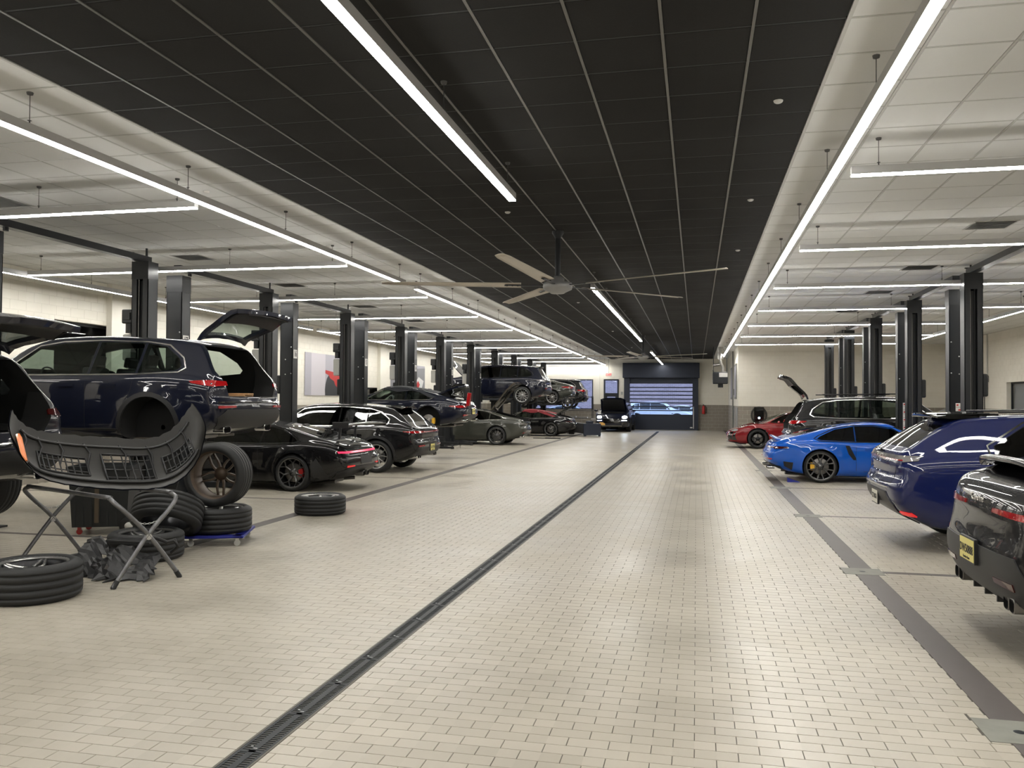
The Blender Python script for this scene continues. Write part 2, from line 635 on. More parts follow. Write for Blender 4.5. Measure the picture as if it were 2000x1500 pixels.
# trench drain
dr = thing('trench_drain', 'long dark slotted trench drain running down the aisle floor', 'drain', ((DR0 + DR1) / 2, 0, 0))
mb = MB()
for s in (-1, 1):
    mb.box((s * .085, YB, -.03), (s * .073, 48.1, .0012))
mb.build('drain_edge', 'grate_edge', dr)
mb = MB().box((-.073, YB, -.10), (.073, 48.1, -.03))
mb.build('channel', 'bar_black', dr)


def grate_mesh(L, near):
    g = MB()
    g.box((-.071, 0, -.02), (-.058, L, .0004)).box((.058, 0, -.02), (.071, L, .0004)).box((-.018, 0, -.02), (.018, L, .0004))
    g.box((-.058, 0, -.02), (.058, .012, .0004)).box((-.058, L - .012, -.02), (.058, L, .0004))
    n = int(L / .022)
    for i in range(1, n):
        y = i * L / n
        g.box((-.058, y - .0045, -.018), (-.018, y + .0045, 0)).box((.018, y - .0045, -.018), (.058, y + .0045, 0))
    g.box((-.01, .03, 0), (.01, .036, .0012), 1).box((-.035, .05, 0), (-.022, .058, .0012), 1)
    return g.mesh('grate', ['grate', 'bolt'])


gm = grate_mesh(.5, True)
for k in range(96):
    link('grate', gm, dr, (0, .25 + k * .5, 0))

# ---- walls
BW, BH = .4, .19
BANDZ = 8 * BH


def block_rects(u0, u1, v0, v1, holes):
    out = []
    for j in range(int(math.ceil((v1 - v0) / BH))):
        z0 = v0 + j * BH
        sh = .5 if j % 2 else 0
        for i in range(int((u1 - u0) / BW) + 2):
            a = u0 + (i - sh) * BW
            r = (max(a, u0), min(a + BW, u1), z0, min(z0 + BH, v1))
            if r[1] - r[0] > .02:
                out += subtract(r, holes)
    return out


def wall(name, kind, at, u0, u1, face, holes, limit=300, th=.25):
    """kind 'x': wall in a plane X=at (u is Y); kind 'y': plane Y=at. face: sign of its normal along that axis"""
    mb = MB()
    for (a0, a1, b0, b1) in subtract((u0, u1, 0, HC + .1), holes):
        if kind == 'x':
            mb.box((at, a0, b0), (at - face * th, a1, b1))
        else:
            mb.box((a0, at, b0), (a1, at - face * th, b1))
    o = struct(mb.build(name, 'block_joint'))
    put = (lambda a, c, n: (at + face * n, a, c)) if kind == 'x' else (lambda a, c, n: (a, at + face * n, c))
    bm_ = 'block_x' if kind == 'x' else 'block_y'
    pieces(o, 'block', block_rects(u0, u1, 0, HC, holes), (BW, BH), put, .005, .003, .003,
           lambda a, c: 'band' if c < BANDZ else bm_, limit)
    return o


WIN_L = [(14.75, 17.6, 2.05, 3.33), (22.7, 24.2, 1.25, 2.24), (31.4, 33.0, 1.2, 2.2)]
DOORH = (-5.54, -4.63, 0, 3.05)
WINF = [(-10.0, -6.2, 1.19, 3.04)]
GAR = (-4.2, .03, 0, 3.2)
wall('wall_left', 'x', XL, YB, YF, 1, WIN_L)
wall('wall_front', 'y', YF, XL, XA, -1, [DOORH, GAR] + WINF)
WIN_R = [(30.2, 32.0, 1.2, 2.45)]
wall('wall_right', 'x', XR, YB, YBACK, -1, WIN_R)
wall('wall_far_right', 'y', YBACK, XA, XR, -1, [])
wall('wall_aisle', 'x', XA, YBACK, YF, -1, [], limit=200)
struct(MB().box((XL, YB, 0), (XR, YB - .2, HC)).build('wall_back', 'block_y'))

# pilasters
k = 0
for (x0, x1, y0, y1) in [(XL, XL + .14, 16.3, 16.9), (XL, XL + .14, 32.6, 33.25), (XL, XL + .14, 48.6, 49.2), (-6.10, -5.78, YF - .12, YF), (XR - .14, XR, 27.3, 27.9), (XR - .14, XR, 37.0, 37.5)]:
    k += 1
    mb = MB().box((x0, y0, BANDZ), (x1, y1, HC), 0).box((x0, y0, 0), (x1, y1, BANDZ), 1)
    struct(mb.build('trim_%d' % (k + 1), ['block_x', 'band']))

# ---- ceiling
XD0, XD1 = -5.10, .98
CT = .608
ceil = struct(MB().box((XL - .2, YB - .2, HC + .012), (XR + .2, YF + .2, HC + .2)).build('ceiling', 'bar_black'))
y0c = 2.29397 * 2.55 - 20 * CT
rects, wr = [], []
for j in range(0, 97):
    ya = y0c + j * CT
    if ya > YF:
        break
    yb_ = min(ya + CT, YF)
    for i in range(10):
        rects.append((XD0 + i * CT, XD0 + (i + 1) * CT, ya, yb_))
    for i in range(13):
        a = XD0 - (i + 1) * CT
        wr.append((max(a, XL), a + CT, ya, yb_))
    for i in range(16):
        a = XD1 + i * CT
        if a < XR:
            r = (a, min(a + CT, XR), ya, yb_)
            if not (ya > YBACK and a > XA):
                wr.append(r)
putc = lambda a, c, n: (a, c, HC + .012 - n)
pieces(ceil, 'ceiling_tile', rects, (CT, CT), putc, .024, .012, .004, lambda a, c: 'ceil_dark')
pieces(ceil, 'ceiling_tile', wr, (CT, CT), putc, .024, .012, .003, lambda a, c: 'ceil_white')
mb = MB()
for i in range(1, 10):
    x = XD0 + i * CT
    mb.box((x - .011, YB, HC - .004), (x + .011, YF, HC + .012), 0)
struct(mb.build('trim_8', ['bar_dark']))
mb = MB()
for j in range(0, 97):
    ya = y0c + j * CT
    if ya < YF:
        mb.box((XD0, ya - .010, HC + .001), (XD1, ya + .010, HC + .012), 0)
        mb.box((XL, ya - .010, HC + .000), (XD0, ya + .010, HC + .012), 1)
        mb.box((XD1, ya - .010, HC + .000), (XR, ya + .010, HC + .012), 1)
for i in range(1, 13):
    x = XD0 - i * CT
    mb.box((x - .010, YB, HC - .001), (x + .010, YF, HC + .012), 1)
for i in range(1, 16):
    x = XD1 + i * CT
    mb.box((x - .010, YB, HC - .001), (x + .010, YF, HC + .012), 1)
mb.box((XD0 - .02, YB, HC - .006), (XD0 + .008, YF, HC + .012), 1).box((XD1 - .008, YB, HC - .006), (XD1 + .02, YF, HC + .012), 1)
struct(mb.build('trim_9', ['bar_black', 'bar_white']))


# ---- strip lamps
def strip(p0, p1, label, group, body='lamp_body_w', w=.075, lens=.010):
    p0, p1 = Vector(p0), Vector(p1)
    d = p1 - p0
    L = d.length
    a = math.atan2(d.y, d.x)
    t = thing('strip_lamp', label, 'ceiling lamp', p0, a, group)
    h = .08
    MB().box((0, -w / 2 - .002, lens + .001 if lens else 0), (L, w / 2 + .002, .008 + h)).build('housing', body, t)
    MB().box((.004, -w / 2 + .003 * (lens == 0), 0 if lens else -.0005), (L - .004, w / 2, lens + .002)).build('diffuser', 'lamp', t)
    n = max(2, int(round(L / 2.4)) + 1)
    for k in range(n):
        x = lerp(.25, L - .25, k / (n - 1))
        mb = MB()
        mb.tube([(x, 0, .008 + h), (x, 0, HC - HL)], .0035, 5)
        mb.lathe([(.02, .008 + h + .035), (.006, .008 + h + .03), (.006, .008 + h)], 6, 0, Matrix.Translation((x, 0, 0)))
        mb.lathe([(.028, HC - HL), (.024, HC - HL - .02), (.005, HC - HL - .025)], 8, 0, Matrix.Translation((x, 0, 0)))
        mb.build('hanging_cable', 'cable', t)
    return t


ordn = ['nearest', 'second', 'third', 'fourth', 'fifth', 'sixth', 'seventh', 'eighth', 'ninth', 'tenth', 'farthest']
for k in range(-2, 11):
    y = 8.6 + 4.24 * k
    lb = ('%s of the crosswise white strip lamps over the left bays, counted from the camera' % ordn[k]) if k >= 0 else 'crosswise strip lamp over the left bays, %s behind the camera' % ('just' if k == -1 else 'farther')
    strip((-11.78, y, HL), (-5.64, y, HL), lb, 'crosswise strip lamps over the left bays', lens=0 if k == 10 else .010)
for k in range(-2, 7):
    y = 8.58 + 4.14 * k
    lb = ('%s of the crosswise white strip lamps over the right bays, counted from the camera' % ordn[k]) if k >= 0 else 'crosswise strip lamp over the right bays, %s behind the camera' % ('just' if k == -1 else 'farther')
    strip((1.46, y, HL), (7.45, y, HL), lb, 'crosswise strip lamps over the right bays')
gl = 'long strip lamps running down the hall'
for i, (y0, y1) in enumerate([(-5.5, 15.1), (15.8, 41.4), (43.0, 51.1)]):
    strip((-5.45, y0, HL), (-5.45, y1, HL), ['longest bright strip lamp beside the dark ceiling on the left, nearest run', 'middle run of the strip lamp beside the dark ceiling on the left', 'short last run of the left lengthwise strip lamp, near the far wall'][i], gl)
strip((1.285, -5.5, HL), (1.285, 42.1, HL), 'bright lengthwise strip lamp beside the right edge of the dark ceiling', gl)
for i, (y0, y1) in enumerate([(-5.5, 8.95), (16.2, 31.0), (37.95, 43.7), (43.95, 50.6)]):
    strip((-1.98, y0, HL), (-1.98, y1, HL), ['strip lamp under the dark ceiling, nearest run', 'strip lamp under the dark ceiling behind the large fan', 'short strip lamp under the dark ceiling behind the far fan', 'last short strip lamp in front of the roller door housing'][i], gl)
strip((-11.9, -5, HL), (-11.9, 24.5, HL), 'lengthwise strip lamp along the left wall, nearer run', gl, lens=0)
strip((-11.9, 24.9, HL), (-11.9, 47.8, HL), 'lengthwise strip lamp along the left wall, farther run', gl, lens=0)
strip((7.56, -5, HL), (7.56, 31.8, HL), 'lengthwise strip lamp near the right wall', gl, lens=0)


# ---- ceiling fans
def fan(x, y, zt, angs, L, label):
    t = thing('ceiling_fan', label, 'ceiling fan', (x, y, HC))
    MB().lathe([(.09, 0), (.09, -.03), (.045, -.10), (.04, -.12)], 16).tube([(0, 0, -.08), (0, 0, zt - HC + .12)], .042, 12).build('down_rod', 'black_metal', t)
    z = zt - HC
    MB().lathe([(.05, z + .17), (.10, z + .13), (.10, z + .09), (.21, z + .07), (.225, z + .02), (.215, z - .03), (.12, z - .075), (.10, z - .09), (0, z - .092)], 24).build('motor_housing', 'fan_grey', t)
    for k, a in enumerate(angs):
        Mx = Matrix.Rotation(math.radians(a), 4, 'Z')
        m2 = MB()
        n = 14
        vs, fs = [], []
        for i in range(n + 1):
            f = i / n
            xx = lerp(.55, L, f)
            w = .10 - .02 * f
            if f > .93:
                w *= .75
            pitch = lerp(.22, .10, f)
            for q in range(5):
                s = (q / 4 - .5) * 2
                vs.append((xx, s * w, z + .035 + s * w * pitch + .012 * (1 - s * s) + .02 * f))
            for q in range(5):
                s = (q / 4 - .5) * 2
                vs.append((xx, s * w, z + .027 + s * w * pitch + .008 * (1 - s * s) + .02 * f))
        for i in range(n):
            for q in range(4):
                a0, a1 = i * 10 + q, (i + 1) * 10 + q
                fs.append((a0, a1, a1 + 1, a0 + 1))
                fs.append((a0 + 5, a0 + 6, a1 + 6, a1 + 5))
            for q in (0, 4):
                a0, a1 = i * 10 + q, (i + 1) * 10 + q
                fs.append((a0, a0 + 5, a1 + 5, a1) if q == 0 else (a0, a1, a1 + 5, a0 + 5))
        e = n * 10
        for q in range(4):
            fs.append((e + q, e + q + 5, e + q + 6, e + q + 1))
            fs.append((q, q + 1, q + 6, q + 5))
        m2.add(vs, fs, True, 0, Mx)
        bl = m2.build('blade', ['fan_blade'], t)
        m3 = MB()
        m3.box((.15, -.022, z + .02), (.80, .022, z + .032), 0, Mx)
        for xx in (.60, .68, .76):
            m3.lathe([(0, z + .014), (.010, z + .014), (.010, z + .035)], 6, 0, Mx @ Matrix.Translation((xx, 0, 0)))
        m3.build('blade_arm', ['black_metal'], bl)
    return t


fan(-2.04, 12.4, 3.42, (264, 192, 120, 48, -24), 2.65, 'large five blade ceiling fan hanging from the dark ceiling, nearer one')
fan(-2.02, 32.7, 3.42, (190, 118, 46, 262, -26), 2.65, 'farther large ceiling fan, small in view, above the aisle before the roller door')

# ---- ceiling details
k = 0
for x, y, dark in [(.672, 7.35, 1), (.663, 10.9, 1), (.675, 14.5, 1), (-2.994, 21.5, 1), (-2.988, 30.6, 1), (-2.5, 11.0, 1), (-3.0, 40.0, 1), (-5.9, 9.2, 0), (-6.0, 12.9, 0)]:
    mb = MB().lathe([(0, -.022), (.024, -.020), (.036, -.012), (.04, 0)], 16, 0, Matrix.Translation((x, y, HC)))
    k += 1
    tag(mb.build('smoke_detector', 'sign_white'), ['nearest pale sensor at the right side of the dark ceiling', 'second pale sensor at the right side of the dark ceiling', 'third pale sensor at the right side of the dark ceiling', 'pale sensor on the dark ceiling just behind the nearer fan', 'pale sensor on the dark ceiling between the two fans', 'pale sensor on the dark ceiling above the nearer fan rod', 'farthest pale sensor on the dark ceiling near the far fan', 'nearer pale sensor on the white ceiling strip at left', 'farther pale sensor on the white ceiling strip at left'][k - 1], 'smoke detector', 'ceiling sensors in the %s tiles' % ('dark' if dark else 'white'))
vents = [(-8.9, 13.5), (-8.9, 17.2), (-8.9, 21.5), (-8.9, 9.2), (4.1, 13.1), (4.1, 17.0), (4.1, 20.6), (-8.9, 25.7), (-8.9, 30), (4.1, 24.7)]
for k, (x, y) in enumerate(vents):
    t = thing('ceiling_vent', 'square slatted ceiling vent above the %s bays, %s from the camera' % ('left' if x < 0 else 'right', {13.5: 'second', 17.2: 'third', 21.5: 'fourth', 9.2: 'first', 13.1: 'first', 17.0: 'second', 20.6: 'third', 25.7: 'fifth', 30: 'sixth', 24.7: 'fourth'}[y]), 'vent', (x, y, HC), 0, 'ceiling vents above the %s bays' % ('left' if x < 0 else 'right'))
    MB().box((-.29, -.29, -.006), (.29, -.26, 0)).box((-.29, .26, -.006), (.29, .29, 0)).box((-.29, -.26, -.006), (-.26, .26, 0)).box((.26, -.26, -.006), (.29, .26, 0)).build('frame', 'bar_white', t)
    mb = MB()
    for q in range(9):
        yy = -.23 + q * .0575
        mb.add([(-.26, yy - .018, -.012), (.26, yy - .018, -.012), (.26, yy + .018, -.002), (-.26, yy + .018, -.002)], [(0, 1, 2, 3)])
        if x and q == 0:
            mb.box((-.26, -.26, -.001), (.26, .26, .001))
    mb.build('slat', 'vent', t)
for k, y in enumerate((20.9, 21.6, 22.3, 23.0)):
    o = MB().box((-11.2, y, HC - .012), (-10.3, y + .4, HC + .001)).build('ceiling_vent', 'vent')
    tag(o, '%s dark rectangular grille of the row of four over the left bays' % ['nearest', 'second', 'third', 'farthest'][k], 'vent', 'row of dark ceiling grilles')

# ---- garage door, far wall
gt = bpy.data.objects.new('door_1', None)
C.objects.link(gt)
struct(gt)
gt.location = (-2.085, YF, 0)
MB().box((-2.27, -.55, 3.12), (2.27, -.02, 4.02), 0, None, .02).build('housing', 'door_navy', gt)
mb = MB()
for s in (-1, 1):
    mb.box((s * 2.2, -.3, 0), (s * 1.86, 0, 3.15))
mb.build('door_frame', 'door_navy', gt)
MB().box((-1.86, -.12, 0), (1.86, -.04, .93), 0).box((-1.86, -.12, 2.78), (1.86, -.04, 3.12)).build('door_panel', 'door_navy', gt)
n = 8
zz0, zz1 = .93, 2.78
ph = (zz1 - zz0) / n
barm = MB().box((-1.86, -.12, -.033), (1.86, -.04, .033)).mesh('slat_bar', 'door_navy')
panm = MB().box((-1.83, -.085, .025), (1.83, -.075, ph - .025)).mesh('pane', 'pane')
for k in range(n):
    link('pane', panm, gt, (0, 0, zz0 + k * ph))
    if k:
        link('slat_bar', barm, gt, (0, 0, zz0 + k * ph))
mb = MB().box((1.72, -.15, .12), (1.88, -.11, .19)).box((-1.84, -.16, .93), (-1.79, -.11, 1.6)).box((1.90, -.33, .1), (1.94, -.29, 1.4))
mb.build('door_hardware', 'bolt', gt)
# side door
d2 = bpy.data.objects.new('door_2', None)
C.objects.link(d2)
struct(d2)
d2.location = (-5.085, YF, 0)
mb = MB().box((-.455, -.08, 0), (-.37, .08, 3.05)).box((.37, -.08, 0), (.455, .08, 3.05)).box((-.37, -.08, 2.97), (.37, .08, 3.05)).box((-.37, -.06, 2.1), (.37, .06, 2.2))
mb.build('door_frame', 'black_metal', d2)
MB().box((-.37, -.03, 0), (-.25, .02, 2.1)).box((.25, -.03, 0), (.37, .02, 2.1)).box((-.25, -.03, 0), (.25, .02, .3)).box((-.25, -.03, 1.98), (.25, .02, 2.1)).build('door_leaf', 'black_metal', d2)
MB().box((-.37, -.005, 2.2), (.37, .005, 2.97)).box((-.25, -.005, .3), (.25, .005, 1.98)).build('pane', 'pane', d2)
MB().box((-.3, -.09, 1.0), (.3, -.05, 1.06)).build('push_bar', 'bolt', d2)
# windows
nw = 0
for (kind, at, face, (a0, a1, b0, b1), tint) in [('y', YF, -1, WINF[0], 'pane')] + [('x', XL, 1, w_, 'pane') for w_ in WIN_L] + [('x', XR, -1, WIN_R[0], 'pane')]:
    nw += 1
    wt = bpy.data.objects.new('window_%d' % nw, None)
    C.objects.link(wt)
    struct(wt)
    th = .06
    mb = MB()
    fr = [(a0, a1, b0, b0 + th), (a0, a1, b1 - th, b1), (a0, a0 + th, b0 + th, b1 - th), (a1 - th, a1, b0 + th, b1 - th)]
    if kind == 'y':
        fr.append(((a0 + a1) / 2 - .03, (a0 + a1) / 2 + .03, b0 + th, b1 - th))
    for r in fr:
        if kind == 'y':
            mb.box((r[0], at + .02, r[2]), (r[1], at + .1, r[3]))
        else:
            mb.box((at - face * .14, r[0], r[2]), (at - face * .20, r[1], r[3]))
    mb.build('window_frame', 'black_metal', wt)
    mb = MB()
    if kind == 'y':
        mb.box((a0 + th, at + .055, b0 + th), (a1 - th, at + .065, b1 - th))
    else:
        mb.box((at - face * .165, a0 + th, b0 + th), (at - face * .175, a1 - th, b1 - th))
    mb.build('pane', tint, wt)

# closed boxes added behind the side windows to block the sky and keep them dim
for nm, x0, x1, y0, y1 in (('wall_skyblock_left', XL - 3.2, XL - .25, 12, 35), ('wall_skyblock_right', XR + .25, XR + 3.2, 28, 34)):
    m = MB().box((x0, y0, 0), (x0 + .1, y1, HC)).box((x1 - .1, y0, 0), (x1, y1, .9)).box((x0, y0, 0), (x1, y0 + .1, HC)).box((x0, y1 - .1, 0), (x1, y1, HC)).box((x0, y0, HC), (x1, y1, HC + .1)).box((x0, y0, -.1), (x1, y1, 0))
    if x0 > 0:
        m.box((x1, y0, 0), (x1 + .1, y1, HC))
    struct(m.build(nm, 'door_grey'))
# aisle wall door and pictures (grey)
dd = bpy.data.objects.new('door_3', None)
C.objects.link(dd)
struct(dd)
for (a, b2) in ((39.6, 41.3), (42.4, 43.6)):
    MB().box((XA - .02, a, 0), (XA, b2, 1.45)).build('door_leaf', 'door_grey', dd)
# outside
MB().box((-60, 51.6, -.3), (60, 110, -.05)).build('ground', 'asphalt')['kind'] = 'structure'
MB().box((-40, 84, 0), (40, 84.5, 14)).build('wall_outside', 'brick_far')['kind'] = 'structure'


# ================================================================ vehicles
def curve(pts):
    """monotone cubic through (x, v) points"""
    xs = np.array([p[0] for p in pts], float)
    ys = np.array([p[1] for p in pts], float)
    h = np.diff(xs)
    d = np.diff(ys) / h
    m = np.zeros(len(xs))
    for i in range(1, len(xs) - 1):
        if d[i - 1] * d[i] > 0:
            w1, w2 = 2 * h[i] + h[i - 1], h[i] + 2 * h[i - 1]
            m[i] = (w1 + w2) / (w1 / d[i - 1] + w2 / d[i])
    m[0], m[-1] = d[0], d[-1]

    def f(x):
        x = np.clip(x, xs[0], xs[-1])
        i = np.clip(np.searchsorted(xs, x) - 1, 0, len(h) - 1)
        t = (x - xs[i]) / h[i]
        return (ys[i] * (1 + 2 * t) * (1 - t) ** 2 + m[i] * h[i] * t * (1 - t) ** 2 + ys[i + 1] * t * t * (3 - 2 * t) + m[i + 1] * h[i] * t * t * (t - 1))
    return f


def catmull(P, n):
    P = np.array(P, float)
    out = []
    L = len(P)
    for i in range(L - 1):
        p0, p1, p2, p3 = P[max(i - 1, 0)], P[i], P[i + 1], P[min(i + 2, L - 1)]
        for k in range(n):
            t = k / n
            out.append(.5 * ((2 * p1) + (-p0 + p2) * t + (2 * p0 - 5 * p1 + 4 * p2 - p3) * t * t + (-p0 + 3 * p1 - 3 * p2 + p3) * t ** 3))
    out.append(P[-1])
    return np.array(out)


SUV = dict(xr=-2.40, xf=2.42, tum=.30, bulr=.07, bulf=.14, wr=.385, wb=(-1.45, 1.45), tw=.27, arch=.43,
           zt=[(-2.40, 1.04), (-2.36, 1.09), (-2.27, 1.17), (-2.02, 1.53), (-1.93, 1.585), (-1.3, 1.655), (-.3, 1.695), (.35, 1.67), (.66, 1.58), (1.28, 1.17), (1.45, 1.125), (2.0, 1.04), (2.28, .95), (2.42, .78)],
           zs=[(-2.40, .97), (-2.3, 1.02), (-2.0, 1.07), (-1.45, 1.10), (-.7, 1.08), (.3, 1.07), (1.0, 1.07), (1.45, 1.07), (2.0, .98), (2.3, .86), (2.42, .72)],
           zb=[(-2.40, .42), (-2.2, .33), (-1.9, .27), (-1, .24), (1, .24), (2.0, .25), (2.42, .33)],
           w=[(-2.40, .885), (-2.34, .905), (-2.2, .935), (-1.8, .965), (-1.45, .985), (-.8, .965), (0, .955), (.8, .965), (1.45, .985), (1.9, .95), (2.2, .87), (2.35, .79), (2.42, .73)],
           profr=[(.25, .12), (.42, .03), (.54, -.035), (.66, -.045), (.74, -.035), (.78, .005), (.9, .0), (1.1, .03)], proff=[(.25, -.05), (.5, .03), (.7, .02), (.9, -.02)],
           cab=(-2.1, 1.15), side=[[(.98, 1.155), (.52, 1.50), (.15, 1.56), (-.42, 1.575), (-.42, 1.125), (.9, 1.125)],
                                  [(-.47, 1.125), (-.47, 1.575), (-1.2, 1.55), (-1.2, 1.13)], [(-1.25, 1.13), (-1.25, 1.545), (-1.55, 1.50), (-1.80, 1.33), (-1.86, 1.22), (-1.80, 1.17)]],
           dlo=[(1.0, 1.135), (.52, 1.525), (.15, 1.585), (-.5, 1.60), (-1.25, 1.57), (-1.6, 1.52), (-1.86, 1.34), (-1.93, 1.20), (-1.84, 1.14), (-1.2, 1.11), (.9, 1.10)],
           wind=[(-.62, 1.50), (.62, 1.50), (.70, 1.22), (-.70, 1.22)], windx=(2.0, .45),
           rearw=[(-.55, 1.50), (.55, 1.50), (.66, 1.20), (-.66, 1.20)], rearx=(-2.6, -1.85), roofrail=True)

SPORT = dict(xr=-2.20, xf=2.20, tum=.46, bulr=.10, bulf=.14, wr=.345, wb=(-1.225, 1.225), tw=.29, arch=.375,
             zt=[(-2.20, .72), (-2.14, .83), (-1.95, .915), (-1.6, 1.015), (-1.1, 1.155), (-.6, 1.25), (-.1, 1.295), (.2, 1.275), (.42, 1.19), (.98, .895), (1.15, .85), (1.6, .77), (2.0, .66), (2.2, .50)],
             zs=[(-2.20, .66), (-2.1, .77), (-1.75, .855), (-1.25, .885), (-.7, .86), (0, .845), (.6, .84), (1.0, .82), (1.25, .815), (1.6, .77), (2.0, .65), (2.2, .48)],
             zb=[(-2.20, .36), (-1.95, .25), (-1.6, .18), (-1.0, .14), (1.0, .13), (1.8, .14), (2.2, .17)],
             w=[(-2.20, .80), (-2.14, .825), (-1.98, .86), (-1.6, .905), (-1.225, .93), (-.75, .905), (-.2, .865), (.5, .855), (1.0, .885), (1.225, .905), (1.6, .885), (1.9, .81), (2.1, .74), (2.2, .67)],
             profr=[(.2, .14), (.36, .03), (.50, -.03), (.62, -.02), (.68, .02), (.8, .03), (.9, .08)], proff=[(.15, -.03), (.35, .03), (.6, 0)],
             cab=(-1.35, .95), side=[[(.72, .895), (.26, 1.15), (-.1, 1.205), (-.48, 1.20), (-.48, .885), (.66, .885)],
                                    [(-.52, .89), (-.52, 1.195), (-.9, 1.13), (-1.22, .985), (-1.28, .935), (-1.2, .91)]],
             dlo=[(.74, .88), (.26, 1.17), (-.1, 1.225), (-.55, 1.22), (-.92, 1.15), (-1.26, 1.0), (-1.35, .94), (-1.25, .89), (-.5, .87)],
             wind=[(-.52, 1.20), (.52, 1.20), (.66, .95), (-.66, .95)], windx=(1.6, .2),
             rearw=[(-.46, 1.18), (.46, 1.18), (.56, .99), (-.56, .99)], rearx=(-2.5, -.75), roofrail=False)

SEDAN = dict(xr=-2.44, xf=2.42, tum=.42, bulr=.10, bulf=.14, wr=.36, wb=(-1.475, 1.475), tw=.28, arch=.395,
             zt=[(-2.44, .94), (-2.38, .98), (-2.2, 1.03), (-1.8, 1.13), (-1.1, 1.31), (-.5, 1.395), (0., 1.42), (.4, 1.39), (.66, 1.28), (1.30, .985), (1.5, .95), (2.0, .86), (2.28, .74), (2.42, .58)],
             zs=[(-2.44, .86), (-2.3, .91), (-1.9, .965), (-1.45, .98), (-.7, .95), (.3, .93), (1.0, .93), (1.45, .925), (2.0, .83), (2.3, .68), (2.42, .54)],
             zb=[(-2.44, .40), (-2.2, .29), (-1.8, .20), (-1, .17), (1, .17), (2.0, .17), (2.42, .22)],
             w=[(-2.44, .845), (-2.38, .865), (-2.2, .90), (-1.8, .94), (-1.475, .965), (-.8, .945), (0, .935), (.8, .945), (1.475, .965), (1.9, .92), (2.2, .81), (2.35, .75), (2.42, .69)],
             profr=[(.25, .12), (.40, .03), (.55, -.04), (.66, -.03), (.72, .01), (.85, 0), (1., .04)], proff=[(.2, -.03), (.45, .03), (.7, 0)],
             cab=(-1.9, 1.25), side=[[(1.0, .99), (.50, 1.25), (.1, 1.32), (-.35, 1.335), (-.35, .965), (.92, .965)],
                                    [(-.40, .965), (-.40, 1.335), (-.9, 1.275), (-1.15, 1.21), (-1.15, .985)], [(-1.2, .99), (-1.2, 1.19), (-1.55, 1.09), (-1.66, 1.04), (-1.6, 1.0)]],
             dlo=[(1.03, .975), (.50, 1.27), (.1, 1.345), (-.4, 1.36), (-.95, 1.295), (-1.6, 1.11), (-1.75, 1.03), (-1.62, .975), (-.4, .94), (.92, .945)],
             wind=[(-.56, 1.32), (.56, 1.32), (.68, 1.03), (-.68, 1.03)], windx=(1.9, .35),
             rearw=[(-.50, 1.29), (.50, 1.29), (.62, 1.08), (-.62, 1.08)], rearx=(-2.6, -1.15), roofrail=False)


def spec(base, **kw):
    d = dict(base)
    d.update(kw)
    return d


